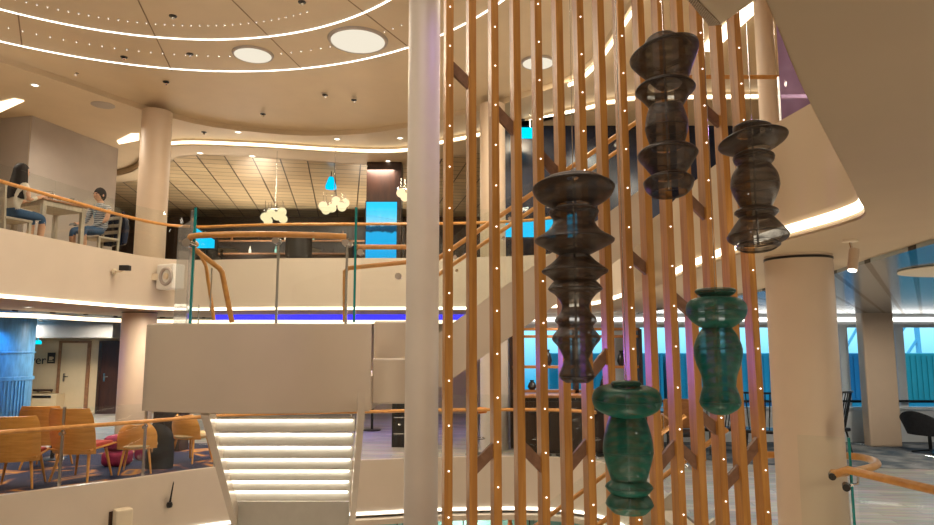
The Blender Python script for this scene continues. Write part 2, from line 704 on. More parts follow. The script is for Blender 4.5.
# ------------------------------------------------------------------ levels and plan curves
D1, SB, D2, PT, CE = 0.0, 2.54, 3.3, 3.5, 6.65
edge2L = smooth([(-9.5, 5.6), (-6.75, 7.3), (-6.43, 9.17), (-6.25, 10.24), (-6.01, 11.59), (-5.68, 12.45), (-5.1, 12.72), (-4.4, 12.6), (-3.28, 12.45), (-1.15, 12.4), (.2, 12.3), (1.3, 11.95), (1.95, 11.2), (2.1, 10.3), (2.1, 8.75)])
edge2R = smooth([(2.06, 6.85), (1.97, 5.93), (1.94, 4.9), (1.95, 4.3), (2.0, 3.85), (2.02, 3.55), (1.98, 3.3), (1.75, 2.95), (1.5, 2.58), (.88, 1.68), (.56, 1.19), (-.1, .2), (-.8, -.9), (-1.6, -2.4)])
edge1 = smooth([(-9.6, 6.2), (-7.3, 7.55), (-5.88, 8.8), (-5.41, 9.27), (-4.78, 9.87), (-3.95, 10.72), (-2.9, 11.2), (-1.6, 11.45), (-.46, 11.7), (1.0, 11.78), (1.9, 11.5), (2.4, 10.7), (2.5, 9.5), (2.48, 8.35)])
edge1R = [(2.48, 8.35), (2.46, 6.8), (2.44, 5.0), (2.46, 3.0), (2.6, 1.0), (2.8, -2.4)]

# ------------------------------------------------------------------ the setting
m = MB().prism([tuple(p) for p in edge1] + edge1R[1:] + [(15.5, -2.4), (15.5, 13.7), (.8, 13.7), (.8, 19.4), (-15.5, 19.4), (-15.5, 6.2)], -.85, 0)
st(m.obj('floor', 'planks'))
# carpeted area to the left, lying on the floor
cedge = [p for p in offset(edge1, .13)]
cl = [tuple(p) for p in cedge if p[0] < -3.2 and p[0] > -9.4]
m = MB().prism([(-9.4, 6.45)] + cl + [(-3.2, 13.2), (-6.8, 13.6), (-9.4, 12.0)], .0, .008)
tag(m.obj('lounge_carpet', 'carpet'), 'navy and orange patterned carpet under the wooden lounge chairs', 'carpet')
m = MB().prism([(4.2, 11.2), (15.4, 9.2), (15.4, 13.6), (3.0, 13.6)], 0, .008)
tag(m.obj('window_carpet', 'blue_carpet'), 'blue-grey mottled carpet strip along the window wall', 'carpet')
st(MB().box((0, 8.5, -3.45), (31, 22, .1)).obj('floor_lower', 'planks'))

slab2 = [tuple(p) for p in edge2L] + [tuple(p) for p in edge2R] + [(15.5, -2.4), (15.5, 13.7), (.8, 13.7), (.8, 24), (-15.5, 24), (-15.5, 5.6)]
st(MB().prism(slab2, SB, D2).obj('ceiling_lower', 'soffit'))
PTR = 3.29
def parapet(name, curve, top, mat, th=.1):
    o = MB().ribbon(offset(curve, -.006), SB + .012, top, th, 1).obj(name, mat)
    return st(o)
parapet('wall_gallery_back', edge2L, PT, 'cream_gloss')
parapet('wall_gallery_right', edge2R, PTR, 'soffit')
# cove light along the foot of the gallery parapets
m = MB().ribbon(offset(edge2L, -.022), SB + .005, SB + .05, .012, 1)
tag(m.obj('cove_light', 'strip'), 'long white light strip under the gallery parapet above the lounge', 'light strip')
m = MB().ribbon([p for p in offset(edge2R, -.024)][:40], SB + .035, SB + .085, .014, 1)
tag(m.obj('cove_light', 'strip'), 'short bright light strip along the foot of the curved parapet by the big round column', 'light strip')
# slab edge of the lounge deck
st(MB().ribbon(offset(edge1, -.03), -.86, .02, .1, 1).obj('wall_lounge_edge', 'cream_gloss'))
m = MB().ribbon(offset(edge1, -.05), -.84, -.80, .012, 1)
tag(m.obj('cove_light', 'strip_cool'), 'white light strip below the lounge floor edge', 'light strip')
st(MB().ribbon(offset(edge1, -.16), -.98, -.90, .5, 1).obj('trim_1', 'cream_gloss'))

# outer shell
def wall(name, c, d, mat='beige'):
    return st(MB().box(c, d).obj(name, mat))
wall('wall_left', (-15.6, 9.5, 2), (.2, 30, 11.2), 'cream')
wall('wall_right', (15.6, 5.6, 2), (.2, 16.4, 11.2), 'cream')
wall('wall_front', (0, -2.5, 2), (31.2, .2, 11.2), 'cream')
wall('wall_lower_back', (0, 13.9, -2.2), (31, .2, 2.6), 'cream')
wall('wall_inner', (.72, 18.8, 2), (.14, 10.4, 11.2), 'dark_brown')
wall('wall_back', (-7.4, 24.1, 3), (16.4, .2, 8), 'dark_brown')
# beige lounge back wall, with its doors
wall('wall_lounge_back', (-7.4, 19.3, 1.27), (16.2, .2, 2.54), 'beige')
bx0 = at(40, 336, 18.9).x
bx1 = at(124, 336, 18.9).x
st(MB().box(((bx0 + bx1) / 2, 18.4, 2.3), (bx1 - bx0 + .6, 1.4, .42)).obj('trim_2', 'bulkhead'))

# upper back wall with dark windows (gallery, right)
st(MB().box((8.2, 13.8, 3.0), (14.8, .2, 1.0)).obj('wall_window_spandrel', 'frame_white'))
st(MB().box((8.2, 13.86, 5.1), (14.8, .12, 3.3)).obj('window_1', 'navy'))

# lounge window wall
WY = 13.72
wx = [at(p, 360, WY).x for p in (508, 563, 619, 675, 731, 787, 843, 899)] + [at(990, 360, WY).x, at(1080, 360, WY).x, 15.4]
st(MB().box((8.1, WY, .31), (14.6, .16, .62)).obj('wall_window_sill', 'frame_white'))
st(MB().box((8.1, WY, 2.44), (14.6, .18, .26)).obj('trim_3', 'frame_white'))
m = MB()
for x in wx:
    m.box((x, WY, 1.46), (.17, .14, 1.7))
m.box((8.1, WY - .03, .66), (14.6, .2, .05))
m.box((8.1, WY, 2.28), (14.6, .1, .06))
w = st(m.obj('window_2', 'frame_white'))
MB().box((8.1, WY + .01, 1.46), (14.6, .012, 1.64)).obj('window_pane', 'window_glass', w)
m = MB().box((8.1, WY - .1, 2.41), (14.4, .02, .06))
tag(m.obj('window_light_strip', 'strip_cool'), 'long white light strip above the lounge windows', 'light strip')
m = MB().tube([(1.2, WY - .16, .80), (15.2, WY - .16, .80)], .022, 8)
for x in wx[1:]:
    m.cyl((x, WY - .16, .80), (x, WY - .06, .80), .012, 6)
tag(m.obj('window_handrail', 'black'), 'thin black handrail along the lounge windows', 'handrail')

# metal panel ceilings of the lounge
m = MB().prism([(2.84, 4.1), (3.0, 5.0), (3.22, 6.0), (3.4, 8), (3.4, 13.6), (15.4, 13.6), (15.4, 1.5), (2.7, 1.5)][:6] + [(15.4, 13.6), (15.4, 3.2), (2.7, 3.2)], SB - .03, SB)
m2 = MB().prism([(2.84, 4.1), (3.0, 5.0), (3.22, 6.0), (3.4, 8), (3.4, 13.6), (15.4, 13.6), (15.4, 3.0), (2.72, 3.0)], SB - .03, SB - .001)
st(m2.obj('ceiling_panels', 'panels'))
m = MB().prism([(-15, 12), (-8.4, 12), (-7.6, 15.3), (-4, 16.2), (.6, 16.2), (.6, 19.2), (-15, 19.2)], SB - .03, SB - .001)
st(m.obj('ceiling_lounge', 'panels'))
m = MB().ribbon(smooth([(-13, 11.7), (-8.5, 12.1), (-7.9, 14.6), (-6.8, 15.6), (-4, 15.9), (.4, 15.9)]), SB - .14, SB - .06, .03, 1)
tag(m.obj('cove_light', 'strip_soft'), 'warm light strip on the lounge ceiling above the beige doors', 'light strip')
m = MB().ribbon(smooth([(-5.3, 14.2), (-3.2, 14.1), (-1.0, 14.1), (.5, 14.1)]), SB - .12, SB - .01, .03, 1)
tag(m.obj('cove_light', 'purple_strip'), 'blue violet light strip under the ceiling behind the stair landing', 'light strip')

# ------------------------------------------------------------------ upper ceiling
DC = Vector((-4.17, 6.2))
ZR = 6.85
N = 144
e1 = [(-7.9, 10.9), (-7.3, 11.94), (-6.6, 13.27), (-6.27, 13.69), (-5.8, 14.2), (-5.17, 14.55), (-3.82, 14.95), (-2.43, 14.84), (-1.25, 14.34), (-.57, 13.9), (.5, 13.1), (1.42, 12.25), (1.9, 11.7), (2.12, 11.0), (2.25, 9.8), (2.35, 8), (2.3, 5), (1.8, 2), (0, -1), (-4, -1.8), (-8, -.6), (-10.4, 3.4), (-10.2, 7), (-9.3, 9.2), (-7.9, 10.9)]
e1s = smooth(e1, 8)
def polar(curve, n=N):
    A = sorted((math.atan2(p[1] - DC.y, p[0] - DC.x), (Vector((p[0], p[1])) - DC).length) for p in curve[:-1])
    out = []
    for k in range(n):
        t = -PI + 2 * PI * k / n
        for i in range(len(A)):
            a, b = A[i], A[(i + 1) % len(A)]
            b0 = b[0] + (2 * PI if i == len(A) - 1 else 0)
            tt = t if t >= A[0][0] else t + 2 * PI
            if a[0] <= tt <= b0:
                q = (tt - a[0]) / max(1e-9, b0 - a[0])
                r = a[1] + (b[1] - a[1]) * q
                out.append((DC.x + r * math.cos(t), DC.y + r * math.sin(t)))
                break
    return out
E1 = polar(e1s)
def circ(R, n=N):
    return [(DC.x + R * math.cos(-PI + 2 * PI * k / n), DC.y + R * math.sin(-PI + 2 * PI * k / n)) for k in range(n)]
RA, RB = 4.30, 5.59
m = MB()
def loft(loops, m):
    vs = [(p[0], p[1], z) for L, z in loops for p in L]
    fs = []
    for i in range(len(loops) - 1):
        for k in range(N):
            k2 = (k + 1) % N
            fs.append((i * N + k, i * N + k2, (i + 1) * N + k2, (i + 1) * N + k))
    m.add(vs, fs, True)
def lerp2(A, B, t):
    return [(a[0] + (b[0] - a[0]) * t, a[1] + (b[1] - a[1]) * t) for a, b in zip(A, B)]
CB = circ(RB)
loops = [(circ(.3), ZR), (circ(RA), ZR), (CB, ZR), (lerp2(CB, E1, .3), ZR + .02), (lerp2(CB, E1, .7), ZR + .01), (lerp2(CB, E1, .97), CE + .13), (E1, CE + .11), (E1, CE)]
loft(loops, m)
m.add([(p[0], p[1], ZR) for p in circ(.3)], [tuple(range(N))])
st(m.obj('ceiling_dome', 'ceiling'))
# flat ring outside the dome, out to the cove line
sl = [(-15.4, 18.5), (-10, 18.2), (-7.9, 16.3), (-6.85, 15.25), (-5.1, 15.35), (-3.3, 15.75), (-2.1, 15.9), (-1.37, 15.75), (-.62, 15.2), (.28, 14.6), (1.52, 13.55), (2.45, 12.85), (2.85, 12.55), (4.5, 12.3), (15.4, 12.2)]
sls = smooth(sl, 6)
e1front = [tuple(p) for p in e1s]
i0 = 0
ringpoly_back = e1front[:12 * 8 + 1]
m = MB()
m.add([(p[0], p[1], CE) for p in ringpoly_back] + [(15.4, 11.2, CE)][:0] + [(p[0], p[1], CE) for p in [(15.4, 11.7)] + [tuple(q) for q in reversed(sls)]] + [(-15.4, 10.9, CE)],
      [tuple(range(len(ringpoly_back) + 1 + len(sls) + 1))])
o = m.obj('ceiling_ring', 'ceiling')
st(o)
m = MB()
rest = e1front[12 * 8:]
pts = [(p[0], p[1], CE) for p in rest]
m.add(pts + [(-15.4, 10.9, CE), (-15.4, -2.4, CE), (15.4, -2.4, CE), (15.4, 11.7, CE)], [tuple(range(len(pts) + 4))])
st(m.obj('ceiling_front', 'ceiling'))
# cove drop + outer ceiling + tiled ceiling
ZO = 6.50
st(MB().ribbon(sls, ZO, CE, .03, 1).obj('trim_4', 'ceiling'))
m = MB().ribbon(offset(sls, -.02)[13:], ZO + .03, ZO + .09, .012, 1)
tag(m.obj('cove_light', 'strip'), 'long curved white light strip around the upper ceiling beyond the round column', 'light strip')
tl = [(p.x, p.y + 1.15 + .05 * p.x) for p in sls if p.x < .9]
m = MB()
b = [(p.x, p.y, ZO) for p in sls if p.x < .9]
m.add(b + [(p[0], p[1], ZO) for p in reversed(tl)], [tuple(range(len(b) + len(tl)))])
st(m.obj('ceiling_outer', 'ceiling'))
m = MB()
b = [(p[0], p[1], ZO - .01) for p in tl]
m.add(b + [(.8, 24, ZO - .01), (-15.4, 24, ZO - .01)], [tuple(range(len(b) + 2))])
st(m.obj('ceiling_tiles', 'tiles'))
m = MB()
b = [(p.x, p.y, ZO) for p in sls if p.x > .6]
m.add(b + [(15.4, 13.8, ZO), (.6, 13.8, ZO)][:2], [tuple(range(len(b) + 2))])
st(m.obj('ceiling_right', 'ceiling'))
st(MB().box((0, 10.8, 7.6), (31.2, 27, .1)).obj('roof', 'cream'))
# straight strips over the right-hand gallery
m = MB().ribbon([p for p in offset(e1s[12 * 8 - 2:15 * 8], .05)], CE - .06, CE + .06, .02, 1)
tag(m.obj('cove_light', 'strip'), 'broad white light strip along the upper ceiling edge seen between the slats', 'light strip')
a, b = atz(706, 50, CE - .03), atz(757, 3, CE - .03)
m = MB().bar(a, b + (b - a) * .6, .22, .05)
tag(m.obj('cove_light', 'strip'), 'white ceiling light bar seen between the last slats near the hanging grille', 'light strip')

# ring lights of the dome
def ringlight(R, a0, a1, label):
    pts = [(DC.x + R * math.cos(a0 + (a1 - a0) * i / 80), DC.y + R * math.sin(a0 + (a1 - a0) * i / 80)) for i in range(81)]
    m = MB().ribbon(pts, ZR - .012, ZR + .01, .022, 1)
    return tag(m.obj('ring_light', 'strip_cool'), label, 'light strip')
ringlight(RA, -.3, PI + .3, 'inner white light ring in the domed ceiling')
ringlight(RB, -.3, PI + .3, 'outer white light ring in the domed ceiling around the disc lamps')
# dark seams between ceiling panels
sd = [at(p[0], p[1], 10) for p in ()]
m = MB()
for px in ((18, 13, 22, 46), (138, 0, 172, 71), (232, 0, 303, 70), (348, 0, 411, 49)):
    a, b = atz(px[0], px[1], ZR - .002), atz(px[2], px[3], ZR - .002)
    m.bar(a, b, .02, .004)
st(m.obj('trim_5', 'seam'))
# three big disc lamps
def disclamp(px, py, r, label):
    c = atz(px, py, ZR)
    t = T('ceiling_disc_lamp', label, 'ceiling lamp', (c.x, c.y, ZR - .05))
    prof = [(r * 1.0, .015), (r * 1.08, .02), (r * 1.12, .05), (r * 1.0, .05), (r * 1.0, .015)]
    MB().lathe(prof, (c.x, c.y, ZR - .05), 48, cap=False).obj('rim', 'wallbox', t)
    MB().lathe([(1e-5, .018), (r * .99, .02), (r * .99, .045), (1e-5, .045)], (c.x, c.y, ZR - .05), 48, cap=False).obj('diffuser', 'disc', t)
    light('lamp_light', 'AREA', (c.x, c.y, ZR - .09), 130 * r / .5, shape='DISK', size=r * 1.9)
disclamp(358, 40, .44, 'larger round ceiling lamp between the two light rings')
disclamp(253, 54, .31, 'smaller round ceiling lamp left of the larger one')
disclamp(538, 62, .27, 'round ceiling lamp seen between the wooden slats')
# pin lights
pin = T('pin_light', 'tiny star-like pin light in a row on the domed ceiling', 'pin light', (0, 0, 0), 0, 'pin lights on the domed ceiling')
MB().lathe([(.020, .0), (.016, -.01), (.008, -.012)], (0, 0, 0), 10).obj('collar', 'chrome', pin)
MB().sphere((0, 0, -.014), .0075, 6).obj('bulb', 'pin', pin)
k = 0
for R, n, a0, a1 in ((RA + .62, 44, math.radians(48), math.radians(141)), (RA - .5, 34, math.radians(62), math.radians(128))):
    for i in range(n):
        a = a0 + (a1 - a0) * i / (n - 1)
        p = (DC.x + R * math.cos(a), DC.y + R * math.sin(a), ZR)
        if k == 0:
            pin.location = p
        else:
            dup(pin, p)
        k += 1
# downlights
def downlight_proto():
    t = T('downlight', 'small round recessed downlight in the cream ceiling', 'downlight', (0, 0, 0), 0, 'recessed downlights in the cream ceilings')
    MB().lathe([(.055, -.008), (.085, -.006), (.088, .0), (.055, .0), (.055, -.008)], (0, 0, 0), 20, cap=False).obj('trim_ring', 'white', t)
    MB().lathe([(1e-5, -.004), (.055, -.004)], (0, 0, 0), 20, cap=False).obj('lens', 'spot', t)
    return t
dl = downlight_proto()
spots = [(35, 85, CE), (238, 132, CE), (337, 139, CE), (400, 138, CE), (252, 156, ZO), (388, 161, ZO), (200, 153, ZO)]
for i, (px, py, z) in enumerate(spots):
    p = atz(px, py, z)
    if i == 0:
        dl.location = p
    else:
        dup(dl, p)
dl2 = dup(dl, (0, 0, 0), None, 'small round downlight in the low lounge ceiling', 'downlights in the low lounge ceiling')
low = [(28, 307, SB), (50, 326, SB - .03), (74, 339, None), (107, 341, None), (118, 326, SB - .03), (86, 328, SB - .03)]
first = True
for px, py, z in low:
    if z is None:
        continue
    p = atz(px, py, z - .002)
    if first:
        dl2.location = p
        first = False
    else:
        dup(dl2, p)
# sprinkler-like dark ceiling spots on the dome
spk = T('ceiling_spot', 'small dark adjustable spotlight on the domed ceiling', 'spotlight', (0, 0, 0), 0, 'dark spotlights on the domed ceiling')
MB().lathe([(.06, 0), (.055, -.012), (.03, -.015)], (0, 0, 0), 16).obj('base', 'dark', spk)
MB().cyl((0, 0, -.012), (.015, -.03, -.05), .022, 12).obj('head', 'steel', spk)
for i, (px, py, dz) in enumerate([(173, 16, 0), (190, 54, 0), (124, 57, 0), (76, 73, 0), (166, 82, 0), (302, 2, 0), (325, 95, -.02), (354, 100, -.05), (263, 114, -.05), (204, 132, -.2)]):
    p = atz(px, py, ZR + dz)
    if i == 0:
        spk.location = p
    else:
        dup(spk, p)
# flush round speaker on the low ring and cove at the far left
p = atz(103, 105, CE)
tag(MB().lathe([(.2, -.012), (.22, -.006), (.22, 0), (1e-5, 0)], (p.x, p.y, CE), 28, cap=False).lathe([(1e-5, -.012), (.2, -.012)], (p.x, p.y, CE), 28, cap=False).obj('ceiling_speaker', 'wallbox'),
    'flush round speaker grille in the ceiling above the seated people', 'speaker')
for pts, lab in (([(-2, 103), (14, 99), (24, 101), (-2, 113)], 'bright ceiling light recess at the far edge above the brick wall'), ([(117, 141), (131, 134), (139, 134), (139, 140), (119, 144)], 'bright ceiling light recess between the wall block and the round column')):
    P = [atz(a, b, CE - .02) for a, b in pts]
    tag(MB().prism([(q.x, q.y) for q in P], CE - .03, CE - .005).obj('cove_light', 'strip_soft'), lab, 'light strip')

# ------------------------------------------------------------------ columns
def column(x, y, r, z0, z1, mat, label, cap=True):
    t = T('round_column', label, 'column', (x, y, z0))
    MB().lathe([(r, z0), (r, z1)], (x, y, 0), 48).obj('shaft', mat, t)
    if cap:
        MB().lathe([(r - .02, z1 - .035), (r + .004, z1 - .035), (r + .004, z1 - .018), (r - .02, z1 - .018)], (x, y, 0), 48, cap=False).obj('collar', 'black', t)
    return t
pc = at(422, 345, 6.55)
column(pc.x, pc.y, .16, -3.4, 6.84, 'post_white', 'tall pale slender column in front of the stair landing', False)
pc = at(803, 345, 4.85)
column(pc.x, pc.y, .225, D1, SB, 'column', 'thick tan round column under the curved soffit')
pc = at(152.5, 200, 13.4)
column(pc.x, pc.y, .29, D2, CE, 'column', 'round cream column on the upper gallery by the diners', False)
pc = at(137, 360, 13.0)
column(pc.x, pc.y, .31, D1, SB, 'column', 'round column in the lounge below the gallery, tinted purple')
pc = at(494, 345, 12.75)
column(pc.x, pc.y, .26, D1, SB, 'post_white', 'pale round column on the lounge deck behind the slats', False)
column(pc.x, 13.0, .25, D2, CE, 'column', 'cream round column on the upper gallery behind the slats', False)
pc = at(766, 60, 8.0)
column(pc.x, pc.y, .11, D2, CE, 'column', 'thin cream pole beside the glass balustrade with painted purple reflection', False)
pc = at(876, 345, 13.1)
t = MB().box((pc.x, pc.y, SB / 2), (.60, .24, SB)).obj('square_column', 'column', bevel=.03)
tag(t, 'tan square pillar standing against the lounge windows', 'column')

# ------------------------------------------------------------------ wooden slat screen
P0 = Vector((at(449, 345, 3.9).x, 3.9))
P1 = Vector((at(757.5, 345, 4.32).x, 4.32))
ANG = math.atan2(P1.y - P0.y, P1.x - P0.x)
du = (P1 - P0) / 14
ux, un = Vector((math.cos(ANG), math.sin(ANG))), Vector((math.sin(ANG), -math.cos(ANG)))
scr = T('slat_screen', 'tall screen of vertical wooden slats with tiny lights and diagonal braces', 'slat screen', (P0.x, P0.y, -3.4))
SW, SD = .047, .088
def lean(m):
    # the slats lean in a little more towards the far end of the screen
    m.v = [(p[0] - .011 * max(0, min(1, (p[0] - P0.x) / (P1.x - P0.x))) * (p[2] - 1.9), p[1], p[2]) for p in m.v]
    return m
leds0 = {0: 46, 2: 27, 4: 42, 6: 17, 8: 36, 10: 38, 12: 33, 14: 48}
for i in range(15):
    c = P0 + du * i
    top = 6.84 if (c - DC).length < RB else 6.68
    s = lean(MB().box((c.x - un.x * SD / 2, c.y - un.y * SD / 2, (top - 3.4) / 2), (SW, SD, top + 3.4), ANG)).obj('slat', 'slat_wood', scr, bevel=.003)
    if i in leds0:
        z0 = at(467, leds0[i], c.y).z
        z = z0 - 2 * .25
        while z > .2:
            z -= .25
        pts = []
        while z < 4.6:
            if z > .35:
                q = Vector((c.x + un.x * .004, c.y + un.y * .004, z))
                lean(MB().sphere(q, .0042, 5)).obj('led_light', 'led', s)
            z += .25
# braces: (slat index from, px from, py from, px to, py to)
def onslat(i, py):
    c = P0 + du * i
    k = c.y - un.y * SD / 2
    return Vector((c.x - un.x * SD * .45, c.y - un.y * SD * .45, at(467, py, c.y).z))
for i, ya, yb in ((0, 62, 84), (2, 106, 131), (4, 152, 176), (8, 252, 271), (10, 294, 313), (11, 195, 216), (12, 104, 123), (2, 0, 0), (1, 472, 447), (3, 445, 470), (5, 470, 443), (6, 378, 352), (9, 470, 444), (10, 446, 467), (11, 413, 432), (12, 490, 469), (13, 466, 441), (0, 0, 0), (7, 228, 210)):
    if ya == yb or i == 7:
        continue
    lean(MB().bar(onslat(i, ya), onslat(i + 1, yb), .028, .062)).obj('brace', 'brace_wood', scr)

# ------------------------------------------------------------------ hanging mesh lamps
def pendant(label, cx, Y, prof, mat, tilts=(), group=None):
    # prof: list of tiers, each tier a list of (py, half-width px) from its top to its foot
    k = Y / F
    ztop = at(cx, prof[0][0][0], Y).z
    zbot = at(cx, prof[-1][-1][0], Y).z
    x0 = at(cx, (prof[0][0][0] + prof[-1][-1][0]) / 2, Y).x
    c0 = Vector((x0, Y))
    t = T('mesh_pendant', label, 'hanging lantern', (x0, Y, zbot), 0, group)
    cz = ZR if (c0 - DC).length < RB else CE + .02
    MB().cyl((x0, Y, ztop - .02), (x0, Y, cz), .0022, 6).obj('cable', 'steel', t)
    MB().lathe([(.05, cz), (.05, cz - .02), (.012, cz - .03)], (x0, Y, 0), 20).obj('ceiling_rose', 'steel', t)
    MB().lathe([(.006, ztop - .01), (.006, zbot + .02)], (x0, Y, 0), 8).obj('core_rod', 'steel', t)
    for j, tier in enumerate(prof):
        iw = max(range(len(tier)), key=lambda q: tier[q][1])
        P = []
        for q, (py, hw) in enumerate(tier):
            r_ = max(.004, hw * k)
            dep = Y
            if (j == 0 and q < iw and py < 345) or (j == len(prof) - 1 and q > iw and py > 345):
                dep = Y - .6 * r_
            P.append((r_, at(cx, py, dep).z))
        Q = smooth([(a, b, 0) for a, b in P], 5)
        Q = [(max(.004, q[0]), q[1]) for q in Q]
        m = MB()
        zc = P[len(P) // 2][1]
        tl = dict(tilts).get(j)
        if tl:
            M = Matrix.Rotation(math.radians(tl[0]), 3, 'Y') @ Matrix.Rotation(math.radians(tl[1]), 3, 'X')
            m.lathe([(a, b - zc) for a, b in Q], (x0, Y, zc), 48, M, cap=False)
        else:
            m.lathe(Q, (x0, Y, 0), 48, cap=False)
        m.obj('mesh_tier', mat, t)
        # wire hoop at the widest point
        a = max(P, key=lambda q: q[0])
        hp = [Vector((a[0] * math.cos(2 * PI * q / 40), a[0] * math.sin(2 * PI * q / 40), a[1] - zc)) for q in range(40)]
        if tl:
            hp = [M @ q for q in hp]
        MB().tube([q + Vector((x0, Y, zc)) for q in hp], .0022, 5, True).obj('hoop', 'dark' if 'brown' in mat else 'hoop_green', t)
    return t
pendant('tall brown woven mesh lantern with saucer top and stacked pointed tiers', 575, 3.45, [
    [(177, 6), (176, 28), (181, 38), (189, 41.5), (197, 37), (204, 26), (207, 18)],
    [(207, 18), (211, 25), (215, 24), (222, 21), (231, 27), (240, 40), (246, 33), (255, 15)],
    [(255, 15), (262, 22), (271, 33), (276, 27), (281, 21)],
    [(281, 21), (289, 27), (295, 20), (304, 14), (312, 15), (320, 21), (327, 17), (338, 24), (347, 18), (359, 12)],
    [(359, 12), (368, 15), (377, 17.5), (383, 11)]], 'mesh_brown', {0: (0, -7)}.items())
pendant('brown woven mesh lantern with a tilted folded hat-like top', 666, 3.45, [
    [(32, 5), (33, 14), (38, 20), (45, 26), (53, 35.5), (60, 33), (72, 25), (85, 17)],
    [(85, 17), (86, 26), (90, 30), (96, 25), (107, 17)],
    [(107, 17), (116, 20), (128, 21.5), (139, 19), (147, 16)],
    [(147, 16), (150, 26), (155, 30), (163, 25), (176, 16)],
    [(176, 16), (178, 21), (182, 25), (189, 23), (194, 18)]], 'mesh_brown', {0: (-10, -8), 1: (0, -6), 3: (0, -6), 4: (0, -8)}.items())
pendant('brown woven mesh lantern with a wide disc brim, hanging beside the curved parapet', 755, 3.55, [
    [(120, 4), (121, 12), (127, 18.5), (133, 18)],
    [(133, 14), (136, 26), (141, 34), (146, 28), (152, 15)],
    [(152, 14), (155, 19), (158, 20), (162, 19), (165, 16)],
    [(165, 16), (175, 22), (186, 23.5), (197, 20), (207, 15)],
    [(207, 15), (210, 20), (213, 21), (217, 17)],
    [(217, 16), (226, 23), (236, 29.5), (241, 26), (243, 20)],
    [(243, 19), (246, 21), (249, 17)]], 'mesh_brown', {1: (-5, -9), 5: (0, -5), 6: (0, -8)}.items())
pendant('green woven mesh lantern with a fat ring top over a barrel body', 628, 3.45, [
    [(382, 5), (381, 12), (384, 15), (387, 12)],
    [(387, 10), (387, 24), (391, 31), (399, 33.5), (408, 31), (414, 22), (416, 15)],
    [(416, 17), (425, 20), (438, 23), (452, 24), (466, 21), (480, 17)],
    [(480, 16), (484, 21), (487, 22.5), (491, 20), (494, 17)],
    [(494, 17), (499, 21), (504, 22.5), (510, 21), (515, 16)]], 'mesh_green', {1: (0, 5)}.items())
pendant('green woven mesh lantern with a slim ring cap and hourglass body', 718, 3.5, [
    [(288, 16), (288, 18), (291, 19.5), (294, 18), (297, 13)],
    [(297, 14), (299, 23), (304, 28), (311, 29), (319, 26), (325, 19), (328, 14)],
    [(328, 14), (336, 19), (349, 23), (362, 21.5), (375, 17), (386, 15.5)],
    [(386, 15.5), (394, 18), (402, 19.5), (409, 17), (414, 9), (415, 4)]], 'mesh_green')

# ------------------------------------------------------------------ stair landing
LZ0, LZ1 = 1.22, 2.12
def bow(x):
    u = (x + 2.2) / 1.2
    return 6.95 + .28 * u * u
xl, xr = at(142, 345, 7.2).x, at(370, 345, 7.1).x
front = [(xl + (xr - xl) * i / 24, bow(xl + (xr - xl) * i / 24)) for i in range(25)]
ld = T('stair_landing', 'white curved stair landing with glass and wooden rails above the lit steps', 'stair landing', ((xl + xr) / 2, 7.9, LZ0))
m = MB().prism([(max(a, xl + .08), b + .05) for a, b in front] + [(xr, 8.9), (xl + .08, 8.9)], LZ0, LZ0 + .35)
m.obj('landing_floor', 'cream_gloss', ld)
m = MB().ribbon([(xl - .03, 8.9)] + [(xl - .03, front[0][1] + .2), (xl - .022, front[0][1] + .08), (xl + .01, front[0][1] + .01)] + [(a, b - .01) for a, b in front[1:]], LZ0 - .01, LZ1, .08, 1)
m.obj('fascia', 'cream_gloss', ld, bevel=.008)
sx0, sx1 = xr, at(408, 345, 7.35).x
m = MB().box(((sx0 + sx1) / 2, 7.8, 1.52), (sx1 - sx0, 1.0, .48)).box(((sx0 + sx1) / 2, 7.42, 1.95), (sx1 - sx0, .08, .42))
m.obj('side_panel', 'cream_gloss', ld, bevel=.02)
gx0, gx1 = at(187, 345, 7.1).x, at(350.5, 345, 7.05).x
GT = 3.37
gp = [(gx0 + (gx1 - gx0) * i / 20, bow(gx0 + (gx1 - gx0) * i / 20) + .09) for i in range(21)]
g = MB().ribbon(gp, LZ1 - .1, GT, .018, 1).obj('glass_panel', 'glass', ld)
MB().box((gp[0][0], gp[0][1] + .01, (LZ1 + GT) / 2), (.022, .024, GT - LZ1)).obj('glass_rim', 'glass_edge', g)
MB().box((gp[-1][0], gp[-1][1] + .01, (LZ1 + GT) / 2 + .02), (.024, .024, GT - LZ1)).obj('glass_rim', 'glass_edge', g)
e = at(176, 300, 8.3)
g = MB().ribbon(smooth([(gp[0][0] - .04, gp[0][1] + .03), (gp[0][0] - .17, 7.6), (e.x, 8.3)]), LZ1 - .1, GT - .02, .018, 1).obj('glass_panel', 'tinted_glass', ld)
g = MB().ribbon([(gp[-1][0] + .05, gp[-1][1] + .15), (at(407, 300, 7.9).x, 7.9)], LZ1 - .1, GT - .02, .018, 1).obj('glass_panel', 'glass', ld)
RZ = 3.05
rp = [(x, y - .07, RZ) for x, y in gp]
rp = [(gx0 - .12, bow(gx0) + .45, RZ - .03), (gx0 - .09, bow(gx0) + .2, RZ - .01), (gx0 - .03, bow(gx0) + .08, RZ)] + rp[1:-1]
r = MB().tube(rp, .033, 10).obj('handrail', 'rail_wood', ld)
for px in (276, 343):
    x = at(px, 240, 7.0).x
    y = bow(x) + .09
    q = MB().cyl((x, y - .07, RZ - .06), (x, y + .05, RZ - .06), .038, 20).obj('bracket', 'steel', r)
    MB().box((x, y + .06, (LZ1 + RZ) / 2), (.025, .02, RZ - LZ1)).obj('post', 'steel', ld)
q = at(190, 243, 7.12)
MB().cyl((q.x, q.y - .1, RZ - .08), (q.x, q.y + .06, RZ - .08), .045, 20).obj('bracket', 'chrome', r)
a, b = at(357, 247, 7.3), at(408, 247, 7.7)
MB().tube([a, b], .028, 10).obj('handrail', 'rail_wood', ld)
